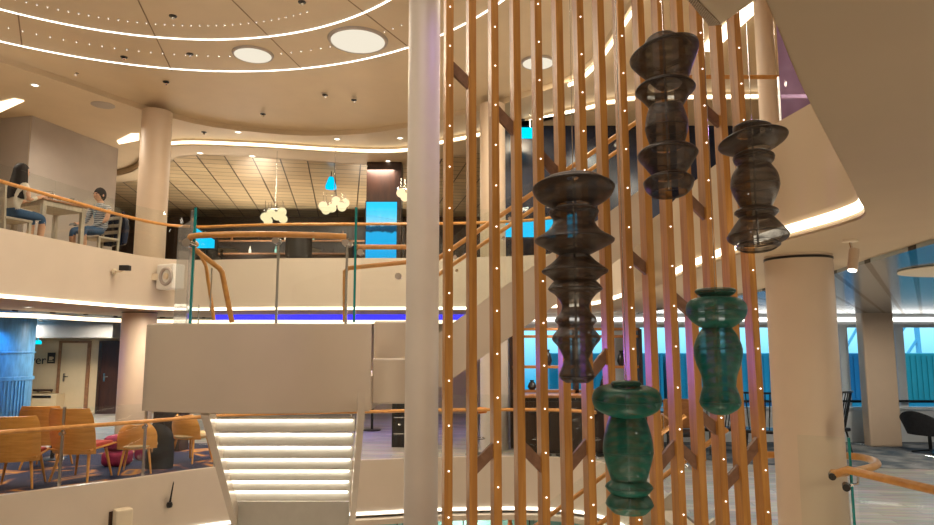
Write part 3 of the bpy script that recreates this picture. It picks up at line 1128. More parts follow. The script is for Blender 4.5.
for px, py in ((349, 243), (360, 252), (398, 276)):
    q = at(px, py, 7.25)
    MB().cyl(q, q + Vector((0, .09, 0)), .035, 18).obj('bracket', 'chrome', ld)
MB().tube([at(345, 322, 7.5), at(345, 271, 7.5), at(349, 268, 7.5), at(408, 262, 7.6)], .026, 10).obj('handrail', 'rail_wood', ld)
MB().tube([at(190, 246, 7.35), at(219, 268, 7.7), at(222, 272, 7.72), at(232, 322, 7.9)], .030, 10).obj('handrail', 'rail_wood', ld)
MB().tube([at(198, 250, 8.1), at(206, 266, 8.5), at(214, 320, 8.6)], .022, 10).obj('handrail', 'rail_wood', ld)
for px, py, Y in ((193, 248, 7.5), (212, 268, 7.7), (199, 305, 8.2)):
    q = at(px, py, Y)
    MB().cyl(q, q + Vector((.0, .0, -.5)), .008, 8).obj('post', 'steel', ld)

# ------------------------------------------------------------------ stair flights
def flight1():
    t = T('lit_staircase', 'white staircase with light strip under every open step below the landing', 'staircase', at(280, 517, 9.4))
    D0, d0, r, tr = 7.42, .795, .185, .293
    sk = -.19
    xa, xb = -2.745, -1.205
    for i in range(7):
        y = D0 + i * tr
        z = 1.9 - d0 - i * r
        dx = sk * (y - D0)
        s = MB().hexa([(xa + dx, y, z - .125), (xb + dx, y, z - .125), (xb + dx + sk * tr, y + tr, z - .05), (xa + dx + sk * tr, y + tr, z - .05),
                       (xa + dx, y, z), (xb + dx, y, z), (xb + dx + sk * tr, y + tr, z), (xa + dx + sk * tr, y + tr, z)])  .obj('step', 'white', t)
        MB().box(((xa + xb) / 2 + dx, y - .012, z - .008), (xb - xa - .06, .02, .017)).obj('step_light', 'strip_step', s)
    y = D0 + 7 * tr
    dx = sk * (y - D0)
    MB().box(((xa + xb) / 2 + dx, y, -.46), (xb - xa, .05, .52)).obj('base_panel', 'white', t)
    for x, w in ((xa + .0, .085), (xb + .05, .07)):
        a = Vector((x - sk * .42, D0 - .42, 1.9 - d0 + .42 * r / tr - .04))
        b = Vector((x + sk * 7.6 * tr, D0 + 7.6 * tr, 1.9 - d0 - 7.8 * r - .16))
        MB().hexa([a + Vector((-w / 2, 0, -.14)), a + Vector((w / 2, 0, -.14)), b + Vector((w / 2, 0, -.14)), b + Vector((-w / 2, 0, -.14)),
                   a + Vector((-w / 2, 0, .10)), a + Vector((w / 2, 0, .10)), b + Vector((w / 2, 0, .10)), b + Vector((-w / 2, 0, .10))]).obj('stringer', 'cream_gloss', t)
    x = xa + .02
    return t
flight1()
def flightX(label, x0, z0, x1, z1, ya, yb, n, glass=True):
    t = T('staircase', label, 'staircase', ((x0 + x1) / 2, (ya + yb) / 2, min(z0, z1)))
    dx, dz = (x1 - x0) / n, (z1 - z0) / n
    for i in range(n):
        x = x0 + dx * (i + .5)
        z = z0 + dz * (i + 1)
        MB().box((x, (ya + yb) / 2 + .02, z - .03), (abs(dx) + .03, yb - ya - .06, .06)).obj('step', 'cream', t)
    sl = (z1 - z0) / (x1 - x0)
    for y, th in ((ya, .06), (yb, .06)):
        MB().hexa([(x0, y, z0 - .36), (x1, y, z1 - .36), (x1, y + th, z1 - .36), (x0, y + th, z0 - .36),
                   (x0, y, z0 + .22), (x1, y, z1 + .22), (x1, y + th, z1 + .22), (x0, y + th, z0 + .22)]).obj('stringer', 'cream_gloss', t)
        r = MB().tube([(x0 - .05, y - .03, z0 + .98), (x1 + .15, y - .03, z1 + .98 + .15 * sl)], .026, 10).obj('handrail', 'rail_wood', t)
        MB().hexa([(x0, y, z0 + .2), (x1, y, z1 + .2), (x1, y + .015, z1 + .2), (x0, y + .015, z0 + .2),
                   (x0, y, z0 + 1.15), (x1, y, z1 + 1.15), (x1, y + .015, z1 + 1.15), (x0, y + .015, z0 + 1.15)]).obj('glass_panel', 'glass', t)
        for k in range(4):
            u = (k + .5) / 4
            x, z = x0 + (x1 - x0) * u, z0 + (z1 - z0) * u
            MB().cyl((x, y - .05, z + .9), (x, y + .03, z + .9), .02, 12).obj('bracket', 'chrome', t)
    return t
flightX('white stair with glass sides rising from the landing to the upper gallery behind the slats', -.42, 1.72, 1.92, 3.38, 7.15, 8.45, 10)
flightX('lower white stair with wooden handrails climbing to the lounge floor behind the slats', .45, -1.45, 2.44, -.02, 6.9, 8.2, 9)

# ------------------------------------------------------------------ balustrades
def balustrade(name, label, curve, zb, zr, zt, step, clampmat='steel', posts=True, glass='glass', rail_r=.028, start=0):
    if start:
        A = list(reversed(resample(list(reversed(curve[:start + 1])), step)))
        P = A[:-1] + resample(curve[start:], step)
    else:
        P = resample(curve, step)
    t = T(name, label, 'balustrade', (P[len(P) // 2].x, P[len(P) // 2].y, zb))
    fine = resample(curve, .05)
    near = [min(range(len(fine)), key=lambda k: (fine[k] - Vector(p)).length) for p in P]
    for i0_, i1_ in zip(near, near[1:]):
        seg = fine[i0_:i1_ + 1]
        if len(seg) < 2:
            continue
        MB().ribbon(seg[::3] + ([seg[-1]] if (len(seg) - 1) % 3 else []), zb, zt, .014, 1).obj('glass_panel', glass, t)
    r = MB().tube([(p.x, p.y, zr) for p in offset(fine, -.05)], rail_r, 8).obj('handrail', 'rail_wood', t)
    if posts:
        for p in P[1:-1]:
            q = MB().box((p.x, p.y, (zb + zt) / 2 + .01), (.03, .03, zt - zb + .02)).obj('post', 'steel', t)
            MB().cyl((p.x, p.y - .06, zr - .08), (p.x, p.y + .03, zr - .08), .026, 14).obj('clamp', clampmat, q)
    return t
balustrade('glass_balustrade', 'glass balustrade with wooden handrail in front of the orange lounge chairs', [p for p in offset(edge1, .05) if p[0] < 2.2][6:], .002, .80, 1.05, 1.12, start=12)
balustrade('glass_balustrade', 'glass balustrade with thin wooden handrail along the upper gallery by the diners', [p for p in offset(edge2L, .04)][5:70], PT - .15, 4.14, 4.40, 1.6, posts=False)
# glass on the curved parapet, purple reflections put into its colour
q = [p for p in offset(edge2R, .03)]
m = MB().ribbon([p for p in q if 3.2 < p[1] < 4.2], PTR - .05, 3.96, .016, 1)
tag(m.obj('purple_sheen_panel', 'purple_sheen_glass'), 'glass panel with painted purple reflection standing on the curved parapet', 'glass panel')
# handrail of the far gallery on the right
a, b = at(640, 77, 6.6), at(745, 77, 6.3)
gb = T('gallery_rail', 'short wooden gallery handrail seen between the slats near the top', 'handrail', ((a.x + b.x) / 2, 6.6, D2))
MB().tube([a + Vector((.15, 0, 0)), b + Vector((.6, 0, 0))], .022, 8).obj('rail_bar', 'rail_wood', gb)
for u in (.35, .8, 1.3):
    p = a.lerp(b, u)
    MB().cyl((p.x, p.y, D2), (p.x, p.y, p.z), .014, 8).obj('post', 'steel', gb)
# lounge railing on the right, near the camera
rl = T('corner_balustrade', 'low glass balustrade with looping wooden handrail beside the thick tan column', 'balustrade', (2.3, 4.3, 0))
ga = at(797, 435, 4.42)
gb_ = at(848, 443, 4.30)
gc = Vector((2.62, 3.3, 0))
gd = Vector((2.72, 2.4, 0))
GTZ = ga.z
g = MB().ribbon([(ga.x, ga.y), (gb_.x, gb_.y)], 0, GTZ, .014, 1).obj('glass_panel', 'glass', rl)
MB().box((gb_.x + .006, gb_.y, GTZ / 2), (.010, .016, GTZ)).obj('glass_rim', 'glass_edge', g)
MB().ribbon([(gb_.x + .03, gb_.y - .02), (gc.x, gc.y), (gd.x, gd.y)], 0, GTZ - .03, .014, 1).obj('glass_panel', 'glass', rl)
h = 1.09
pts = [at(762, 455, 5.15), at(800, 454, 5.15), at(838, 452, 5.12), at(860, 452.5, 5.05), at(873, 456, 4.9), at(877, 460, 4.76), at(870, 464, 4.62), at(855, 467, 4.5), at(843, 468, 4.45), at(832, 467.5, 4.42)]
pts = [Vector((p.x, p.y, h)) for p in pts]
r = MB().tube(smooth(pts, 5), .025, 12).obj('handrail', 'rail_wood', rl)
p0 = at(833, 467, 4.38)
MB().tube([(p0.x, p0.y, h), at(848, 470, 4.28), at(934, 490, 3.74), at(1010, 512, 3.3)], .025, 12).obj('handrail', 'rail_wood', rl)
for px, py, Y in ((833, 476, 4.38), (847, 487, 4.26)):
    p = at(px, py, Y)
    MB().cyl(p + Vector((-.02, -.03, 0)), p + Vector((.02, .05, 0)), .022, 16).obj('bracket', 'dark', rl)
MB().tube([at(850, 485, 4.28), at(858, 484, 4.28), at(858, 474, 4.28)], .008, 8).obj('bracket_arm', 'chrome', rl)
for px in (765, 800):
    p = at(px, 455, 5.15)
    MB().cyl((p.x, p.y, 0), (p.x, p.y, h), .012, 8).obj('post', 'steel', rl)

# ------------------------------------------------------------------ ceiling-hung items near the camera
GZ = 3.42
P = [atz(a, b, GZ) for a, b in ((697, 0), (721, 25), (757, 0), (766, -40), (700, -60), (660, -40))]
G = [atz(a, b, GZ) for a, b in ((686, -2), (709, 26), (721, 25), (697, 0), (660, -40), (650, -42))]
gc_ = P[1]
t = T('hanging_grille_panel', 'cream hanging ceiling panel with perforated grille edge above the slats', 'ceiling panel', (gc_.x, gc_.y, GZ))
MB().prism([(p.x, p.y) for p in P], GZ, GZ + .14).obj('panel', 'offwhite', t, bevel=.01)
MB().prism([(p.x, p.y) for p in G], GZ, GZ + .13).obj('grille', 'grille', t)
q = P[2]
MB().cyl((q.x - .1, q.y - .25, GZ + .13), (q.x - .1, q.y - .25, CE), .015, 8).obj('hanger', 'steel', t)
# track spotlight under the soffit
p = atz(850, 240, SB)
t = T('spotlight', 'small cream cylinder spotlight hanging under the soffit beside the thick column', 'spotlight', (p.x, p.y, SB))
MB().lathe([(.045, SB), (.045, SB - .012), (.015, SB - .016)], (p.x, p.y, 0), 20).obj('base', 'offwhite', t)
MB().cyl((p.x, p.y, SB - .012), (p.x + .01, p.y, SB - .075), .008, 8).obj('stem', 'chrome', t)
a = Vector((p.x + .022, p.y, SB - .06))
b = a + Vector((-.038, -.03, -.13))
MB().cyl(a, b, .029, 24).obj('barrel', 'column', t)
d = (b - a).normalized()
MB().cyl(b - d * .002, b + d * .004, .024, 24).obj('lens', 'spot', t)
# wide pale flush disc on the right-hand metal ceiling
p = atz(930, 268, SB - .03)
t = T('ceiling_disc', 'wide flat pale disc fitting on the metal panel ceiling near the windows', 'ceiling fitting', (p.x + .42, p.y, SB - .03))
MB().lathe([(.55, SB - .05), (.58, SB - .045), (.58, SB - .035), (1e-5, SB - .03)], (p.x + .42, p.y, 0), 40, cap=True).obj('plate', 'offwhite', t)
MB().cyl((p.x + .05, p.y - .1, SB - .05), (p.x + .05, p.y - .1, SB - .07), .02, 12).obj('sensor', 'black', t)

# ------------------------------------------------------------------ lounge chairs
def lounge_chair(label, loc, rz, group=None):
    t = T('lounge_chair', label, 'chair', (0, 0, 0), 0, group)
    def back(u, v):      # back faces -y, occupant looks towards +y
        a = (u - .5) * 2
        z = .36 + .60 * v
        w = .30 + .02 * math.sin(PI * v)
        if v > .75:
            w *= math.sqrt(max(0, 1 - ((v - .75) / .25) ** 2 * .22))
        return (a * w, -.26 - .14 * v + .09 * a * a, z)
    MB().sheet(back, 14, 10, .02).obj('backrest', 'ply', t)
    def seat(u, v):
        a = (u - .5) * 2
        return (a * .29, -.27 + .54 * v, .385 + .02 * a * a + .03 * v)
    MB().sheet(seat, 10, 6, .02).obj('seat_shell', 'ply', t)
    MB().box((0, .02, .44), (.52, .48, .08)).obj('cushion', 'red_fabric', t, bevel=.03)
    for sx in (-1, 1):
        for sy in (-1, 1):
            MB().tube([(sx * .20, sy * .17, .38), (sx * .27, sy * .25 - .02, 0)], [.022, .013], 10).obj('leg', 'ply', t)
    t.location = loc
    t.rotation_euler = (0, 0, rz)
    return t
def gnd(px, Y, z=0.008):
    return Vector(((px - 467) / F * (Y * cp + (z - EYE.z) * sp_), Y, z))
lc = lounge_chair('orange plywood lounge chair cut off by the picture edge, nearest the glass', gnd(17, 9.42), .25)
dup(lc, gnd(82, 9.95), -.12, 'orange plywood lounge chair beside the steel post, second along the glass', scale=1.06)
dup(lc, gnd(47, 10.9), .1, 'orange plywood lounge chair in the second row, half hidden behind two others')
def shell_chair(label, loc, rz):
    t = T('shell_chair', label, 'chair', (0, 0, 0))
    def back(u, v):
        a = (u - .5) * 2
        z = .36 + .36 * v
        w = .26 * math.sqrt(max(.02, 1 - (max(0, v - .45) / .55) ** 2 * .75))
        return (a * w, -.22 - .07 * v + .12 * a * a, z)
    MB().sheet(back, 14, 12, .022).obj('backrest', 'ply', t)
    MB().lathe([(1e-5, .36), (.24, .36), (.27, .40), (.25, .44), (1e-5, .45)], (0, 0, 0), 28, cap=False).obj('cushion', 'cushion', t)
    for sx in (-1, 1):
        for sy in (-1, 1):
            MB().tube([(sx * .16, sy * .15, .37), (sx * .22, sy * .22, 0)], [.02, .013], 10).obj('leg', 'ply', t)
    t.location = loc
    t.rotation_euler = (0, 0, rz)
    return t
sc1 = shell_chair('round-backed orange shell chair with pale seat beside the magenta pouf', gnd(137, 10.45), .3)
dup(sc1, gnd(191, 11.4), -.35, 'round-backed orange shell chair under the stair landing, beside the black bag', scale=1.05)
def pouf(label, px, Y, n):
    p = gnd(px, Y)
    t = T('pouf', label, 'pouf', p)
    for k in range(n):
        z = k * .235
        w = .19 if k == 0 else .175
        MB().box((p.x, p.y, p.z + z + .12), (w * 2, w * 2, .235)).obj('cushion_tier', 'magenta', t, bevel=.08, seg=4)
    return t
pouf('magenta two-tier pouf between the orange chairs', 117, 11.0, 2)
pouf('low magenta pouf half hidden behind the shell chair with pale seat', 149, 11.6, 1)
p = gnd(159, 10.78)
t = T('black_bag', 'tall black soft bag standing behind the glass by the shell chairs', 'bag', p)
def bagf(u, v):
    a = 2 * PI * u
    w = .20 + .02 * math.sin(3 * v) - .05 * v * v
    top = 1 - .35 * max(0, v - .85) / .15
    return (p.x + w * math.cos(a) * top, p.y + .13 * math.sin(a) * top, p.z + .66 * v + .05 * v * math.cos(a + 2.6))
MB().sheet(bagf, 28, 12, .006).add([bagf(i / 28, 1) for i in range(28)], [tuple(range(28))]).obj('bag_body', 'black_fabric', t)
MB().tube([(p.x - .08, p.y - .05, .66), (p.x - .05, p.y - .06, .76), (p.x + .04, p.y - .06, .76), (p.x + .08, p.y - .05, .62)], .012, 8).obj('handle', 'black_fabric', t)
c = gnd(170, 12.6, 0)
t = T('dark_cabinet', 'tall dark cabinet on the lounge floor behind the black bag', 'cabinet', c)
MB().box((c.x, c.y, .70), (.5, .4, 1.4)).obj('carcass', 'dark_brown', t, bevel=.01)
MB().box((c.x, c.y - .205, .70), (.44, .012, 1.3)).obj('door', 'dark', t)
# low table with magazines under the nearest chairs
c = gnd(52, 11.6, .008)
t = T('coffee_table', 'low round coffee table behind the orange lounge chairs', 'table', c)
MB().lathe([(1e-5, .40), (.38, .40), (.38, .43), (1e-5, .43)], (c.x, c.y, 0), 32, cap=False).obj('tabletop', 'table_wood', t)
MB().lathe([(.03, .02), (.03, .40)], (c.x, c.y, 0), 14).obj('pedestal', 'black', t)
MB().lathe([(.22, .008), (.22, .02), (.03, .03)], (c.x, c.y, 0), 28).obj('base', 'black', t)

# ------------------------------------------------------------------ lounge back: blue partition, doors, sign
bc = Vector((at(2, 360, 16.6).x, 16.6, 0))
t = T('carved_partition', 'blue-lit curved partition with vertical slats and slanted louvres', 'partition', (bc.x, bc.y, 0))
rb = .66
MB().lathe([(rb, 0), (rb, SB)], (bc.x, bc.y, 0), 64).obj('core', 'blue_panel', t)
MB().lathe([(rb, 1.05), (rb + .04, 1.06), (rb + .04, 1.14), (rb, 1.15)], (bc.x, bc.y, 0), 64, cap=False).lathe([(rb, 1.70), (rb + .03, 1.705), (rb + .03, 1.74), (rb, 1.745)], (bc.x, bc.y, 0), 64, cap=False).obj('band', 'blue_panel', t)
for k in range(26):
    a = -PI * .95 + k * PI * .9 / 25
    x, y = bc.x + (rb + .015) * math.cos(a), bc.y + (rb + .015) * math.sin(a)
    MB().box((x, y, .62), (.04, .035, .86), a).obj('slat', 'blue_panel', t)
for k in range(6):
    a = -PI * .62 + 0
    z = 1.2 + k * .08
    x0, x1 = -PI * .66, -PI * .5
    MB().bar((bc.x + (rb + .02) * math.cos(x0), bc.y + (rb + .02) * math.sin(x0), z), (bc.x + (rb + .02) * math.cos(x1), bc.y + (rb + .02) * math.sin(x1), z + .14), .03, .03).obj('louvre', 'blue_panel', t)
DY = 19.17
def door(name, pxa, pxb, ptop, mat, label):
    a, b = at(pxa, ptop, DY), at(pxb, ptop, DY)
    x0, x1, z1 = a.x, b.x, a.z
    w = MB().box(((x0 + x1) / 2, DY, z1 / 2), (x1 - x0, .05, z1)).obj(name, mat)
    st(w)
    MB().box((x0 - .05, DY, z1 / 2), (.08, .07, z1)).box((x1 + .05, DY, z1 / 2), (.08, .07, z1)).box(((x0 + x1) / 2, DY, z1 + .03), (x1 - x0 + .18, .07, .06)).obj('door_frame', 'dark_brown' if mat == 'brown_wood' else 'table_wood', w)
    MB().box((x0 + .12, DY - .04, 1.0), (.05, .03, .22)).cyl((x0 + .12, DY - .06, 1.02), (x0 + .24, DY - .06, 1.02), .015, 8).obj('door_handle', 'steel', w)
    return w
door('door_1', 63, 88, 343, 'beige', '')
door('door_2', 103, 122, 343, 'brown_wood', '')
def text(body, loc, size, mat, rx=PI / 2, rz=0, ext=.006):
    cu = bpy.data.curves.new('txt', 'FONT')
    cu.body = body
    cu.size = size
    cu.extrude = ext
    cu.align_x = 'CENTER'
    o = bpy.data.objects.new('txt', cu)
    C.objects.link(o)
    dg = bpy.context.evaluated_depsgraph_get()
    me = bpy.data.meshes.new_from_object(o.evaluated_get(dg))
    bpy.data.objects.remove(o)
    R = Matrix.Translation(loc) @ Matrix.Rotation(rz, 4, 'Z') @ Matrix.Rotation(rx, 4, 'X')
    m = MB()
    m.add([R @ v.co for v in me.vertices], [tuple(q.vertices) for q in me.polygons])
    return m
s0 = at(42, 364, DY + .01)
t = T('wall_sign', 'dark lettered wall sign with a square cup symbol on the beige wall', 'sign', (s0.x, s0.y, s0.z))
text('ver', (s0.x - .12, DY + .015, s0.z), .34, 'dark').obj('lettering', 'dark', t)
q = at(51, 358, DY)
m = MB().box((q.x, DY + .015, q.z), (.22, .01, .30))
m.obj('symbol_plate', 'dark', t)
m = MB().box((q.x - .01, DY + .006, q.z - .01), (.09, .008, .10)).box((q.x + .05, DY + .006, q.z), (.035, .008, .05)).box((q.x, DY + .006, q.z - .09), (.14, .008, .02))
m.obj('cup_symbol', 'beige', t)
a, b = at(35, 390, DY), at(54, 391, DY)
t = MB().tube([(a.x, DY - .08, a.z), (b.x, DY - .08, a.z)], .03, 8)
for u in (.15, .85):
    x = a.x + (b.x - a.x) * u
    t.cyl((x, DY - .08, a.z), (x, DY + .04, a.z - .06), .015, 6)
tag(t.obj('wall_handrail', 'brown_wood'), 'short dark wooden handrail on the beige wall under the sign', 'handrail')
c = at(40, 405, 18.7)
t = T('low_console', 'low beige console standing against the beige wall under the handrail', 'console', (c.x, 18.85, 0))
MB().box((c.x, 18.95, .28), (.8, .4, .56)).obj('carcass', 'beige', t, bevel=.01)
MB().box((c.x, 18.74, .5), (.5, .02, .06)).obj('grille', 'dark', t)
# cyan exit light above the sign wall
p = at(38, 342, 18.0)
tag(MB().lathe([(.08, p.z - .06), (.09, p.z), (.05, p.z + .05)], (p.x, p.y, 0), 20).cyl((p.x, p.y, p.z + .04), (p.x, p.y, SB - .02), .01, 6).obj('hanging_lamp', 'exit_cyan'),
    'small round cyan lamp hanging above the lettered wall sign', 'lamp')

# ------------------------------------------------------------------ lounge: bar, shelves, window seats behind the slats
a, b = at(512, 400, 12.95), at(640, 400, 12.95)
t = T('shelf_unit', 'open wooden shelf unit standing in front of the cyan windows behind the slats', 'shelf', ((a.x + b.x) / 2, 12.95, 0))
for z in (2.2, 2.06, 1.49, 1.04):
    MB().box(((a.x + b.x) / 2, 12.95, z), (b.x - a.x, .3, .05)).obj('shelf_board', 'shelf_wood', t)
for k in range(5):
    x = a.x + (b.x - a.x) * k / 4
    MB().box((x, 12.95, 1.1), (.07, .3, 2.2)).obj('upright', 'dark_brown', t)
t.location = t.location
x0, x1 = at(556, 400, 12.9).x, at(575, 400, 12.9).x
t = T('bar_counter', 'long dark bar counter on the lounge floor behind the slats', 'counter', (1.6, 12.45, 0))
MB().box((2.05, 12.45, .48), (2.2, .4, .96)).obj('front', 'dark', t, bevel=.01)
MB().box((2.05, 12.42, .99), (2.3, .52, .05)).obj('countertop', 'shelf_wood', t, bevel=.01)
for k in range(6):
    MB().box((1.05 + k * .4, 12.24, .48), (.36, .02, .84)).obj('panel', 'dark_brown', t)
def stool(label, x, y, mat, group=None):
    t = T('bar_stool', label, 'stool', (x, y, 0), 0, group)
    MB().lathe([(1e-5, .72), (.17, .72), (.19, .75), (.17, .80), (1e-5, .81)], (x, y, 0), 24, cap=False).obj('seat', mat, t)
    MB().lathe([(.025, .02), (.025, .72)], (x, y, 0), 12).obj('column', 'black', t)
    MB().lathe([(.2, 0), (.2, .015), (.03, .03)], (x, y, 0), 24).obj('base', 'black', t)
    MB().tube([(x + .14 * math.cos(2 * PI * q / 20), y + .14 * math.sin(2 * PI * q / 20), .28) for q in range(20)], .01, 6, True).obj('foot_ring', 'steel', t)
    return t
s = stool('orange-seated bar stool beside the pale column behind the slats', at(477, 430, 12.0).x, 12.1, 'orange_fabric')
for k, px in enumerate((540, 567, 594)):
    stool('dark bar stool along the counter behind the slats', at(px, 430, 12.0).x, 12.03, 'black', 'dark bar stools along the counter')
# dark objects on the shelves
for k, (px, z, h) in enumerate(((520, 1.065, .26), (532, 1.065, .18), (548, 1.515, .3), (566, 1.065, .3), (584, 1.515, .2), (604, 1.065, .25), (622, 1.515, .28))):
    p = at(px, 380, 12.9)
    tag(MB().lathe([(.05, z), (.085, z + h * .3), (.06, z + h * .7), (.03, z + h * .85), (.045, z + h)], (p.x, 12.9, 0), 20).obj('vase', 'dark'),
        'dark vase on the open wooden shelf unit', 'vase', 'dark vases on the shelf unit')
# dark bar seen through the gap beside the landing
p0_, p1_ = at(392, 430, 13.0), at(432, 430, 13.0)
t = T('wine_cabinet', 'black glass-fronted drinks cabinet behind the slender column', 'cabinet', ((p0_.x + p1_.x) / 2, 13.2, 0))
MB().box(((p0_.x + p1_.x) / 2, 13.2, .55), (p1_.x - p0_.x, .5, 1.1)).obj('carcass', 'black', t, bevel=.01)
for k in range(3):
    MB().box(((p0_.x + p1_.x) / 2, 12.94, .25 + k * .3), (p1_.x - p0_.x - .08, .015, .02)).obj('rack', 'steel', t)
for k in range(4):
    z = .62
    tag(MB().lathe([(.03, .62), (.035, .64), (.035, .70)], (p0_.x + .15 + k * .13, 12.93, 0), 10).obj('glass_tumbler', 'chrome') if False else MB().sphere((p0_.x + .15 + k * .12, 12.925, .40 + .02), .03, 8).obj('wine_bottle', 'steel'), 'pale bottle end on the black cabinet front', 'bottle', 'bottle ends in the black cabinet')
def simple_table(label, x, y, z=0, h=.72, r=.32, mat='dark', group=None):
    t = T('round_table', label, 'table', (x, y, z), 0, group)
    MB().lathe([(1e-5, z + h - .03), (r, z + h - .03), (r, z + h), (1e-5, z + h)], (x, y, 0), 28, cap=False).obj('tabletop', mat, t)
    MB().lathe([(.03, z + .02), (.03, z + h - .03)], (x, y, 0), 12).obj('pedestal', 'black', t)
    MB().lathe([(.2, z), (.2, z + .015), (.03, z + .03)], (x, y, 0), 24).obj('base', 'black', t)
    return t
simple_table('dark round table in the lounge gap beside the landing', at(372, 425, 15.5).x, 15.5, group=None)
simple_table('dark round table at the lounge windows behind the green lanterns', at(668, 425, 12.6).x, 12.6)
# spindle chairs at the windows
def spindle_chair(label, loc, rz):
    t = T('spindle_chair', label, 'chair', (0, 0, 0))
    MB().box((0, 0, .42), (.56, .52, .06)).obj('seat', 'black', t, bevel=.02)
    for k in range(9):
        a = (k - 4) / 4
        MB().tube([(a * .25, -.22 + .05 * a * a, .44), (a * .31, -.38 + .09 * a * a, 1.08)], .010, 6).obj('spindle', 'black', t)
    MB().tube([((k - 6) / 6 * .33, -.385 + .09 * ((k - 6) / 6) ** 2, 1.08) for k in range(13)], .018, 8).obj('top_rail', 'black', t)
    for sx in (-1, 1):
        for sy in (-1, 1):
            MB().tube([(sx * .22, sy * .2, .40), (sx * .27, sy * .26, 0)], [.018, .012], 8).obj('leg', 'black', t)
    t.location = loc
    t.rotation_euler = (0, 0, rz)
    return t
sp = spindle_chair('black spindle-back chair half hidden behind the thick column, on its window-pillar side', gnd(829, 12.2), .5)
dup(sp, gnd(762, 12.0), -.35, 'black spindle-back chair at the windows, just beside the last slat')
dup(sp, gnd(716, 12.3), .2, 'black spindle-back chair at the windows behind the green hourglass lantern')
p = gnd(684, 11.7)
t = T('wooden_armchair', 'orange wooden armchair at the windows behind the slats', 'chair', p)
MB().box((p.x, p.y, .42), (.5, .5, .08)).obj('seat', 'black', t, bevel=.02)
MB().box((p.x, p.y + .24, .72), (.5, .05, .5)).obj('backrest', 'shelf_wood', t, bevel=.02)
for sx in (-1, 1):
    MB().tube([(p.x + sx * .27, p.y - .24, 0), (p.x + sx * .27, p.y - .22, .66), (p.x + sx * .27, p.y + .26, .70), (p.x + sx * .27, p.y + .3, 0)], .022, 8).obj('arm_frame', 'rail_wood', t)
# black tub chair on the right
p = gnd(931, 12.2)
t = T('tub_armchair', 'black tub armchair on a pedestal base near the tan window pillar', 'armchair', (0, 0, 0))
def tub(u, v):
    a = -PI * 1.12 + PI * 1.24 * u
    hgt = .34 + (.14 + .28 * (math.sin(PI * u) ** 2)) * v
    r = .30 + .10 * v
    return (r * math.cos(a) * 1.05, r * math.sin(a), hgt)
MB().sheet(tub, 28, 8, .03).obj('shell', 'black_fabric', t)
MB().lathe([(1e-5, .33), (.28, .34), (.33, .40), (.30, .46), (1e-5, .47)], (0, 0, 0), 32, cap=False).obj('cushion', 'black_fabric', t)
MB().lathe([(.03, .06), (.03, .34)], (0, 0, 0), 14).obj('pedestal', 'black', t)
for k in range(4):
    a = PI / 4 + k * PI / 2
    MB().bar((0, 0, .06), (.30 * math.cos(a), .30 * math.sin(a), .02), .04, .03).obj('foot', 'black', t)
t.location = p
t.rotation_euler = (0, 0, -1.2)
t.scale = (.98,) * 3

# ------------------------------------------------------------------ outside: port with stacked containers
st(MB().box((30, 90, -9.1), (300, 150, .2)).obj('ground', 'quay'))
def container(x, y, z, mat, label, L=6.1):
    t = T('shipping_container', label, 'shipping container', (x, y, z))
    MB().box((x, y, z + 1.3), (L, 2.4, 2.56)).obj('body', mat, t, bevel=.04)
    m = MB()
    for k in range(int(L / .3)):
        m.box((x - L / 2 + .15 + k * .3, y - 1.22, z + 1.3), (.12, .05, 2.3))
    m.obj('corrugation', mat, t)
    MB().box((x - L / 2 + .06, y - 1.23, z + 1.3), (.14, .08, 2.6)).box((x + L / 2 - .06, y - 1.23, z + 1.3), (.14, .08, 2.6)).obj('corner_post', mat, t)
nm = {'container_blue': 'blue', 'container_teal': 'teal', 'container_green': 'green'}
wh = ['lowest', 'second', 'third', 'fourth', 'topmost']
Y = 38
cols = [(600, ('blue', 'blue', 'teal', 'teal'), 'behind the shelf unit'), (713, ('blue', 'teal', 'blue', 'teal'), 'behind the green hourglass lantern'), (826, ('blue', 'teal', 'teal', 'blue'), 'beside the tan pillar'), (939, ('blue', 'teal', 'teal', 'green'), 'above the tub armchair'), (1052, ('blue', 'teal', 'blue', 'green'), 'beyond the picture edge')]
for px, ms, where in cols:
    x = (px - 467) / F * Y
    for k, c in enumerate(ms):
        container(x, Y, -9 + 2.62 * k, 'container_' + c, '%s shipping container outside %s, %s of its stack' % (c, where, wh[k]))
for px, h, lab in ((850, 30, 'pale harbour crane mast outside, beside the tan pillar'), (905, 26, 'pale harbour crane mast outside, in the pane above the tub armchair')):
    x = (px - 467) / F * 70
    t = T('harbour_crane', lab, 'crane', (x, 70, -9))
    m = MB()
    for sx in (-1, 1):
        m.bar((x + sx * 1.2, 70, -9), (x + sx * .8, 70, h - 9), .35, .35)
    for k in range(9):
        z0, z1 = -9 + k * h / 9, -9 + (k + 1) * h / 9
        m.bar((x - 1.1, 70, z0), (x + 1.0, 70, z1), .2, .2)
    m.obj('mast', 'frame_white', t)
    MB().bar((x - 4, 70, h - 9), (x + 12, 70, h - 6), .6, .6).obj('jib', 'frame_white', t)

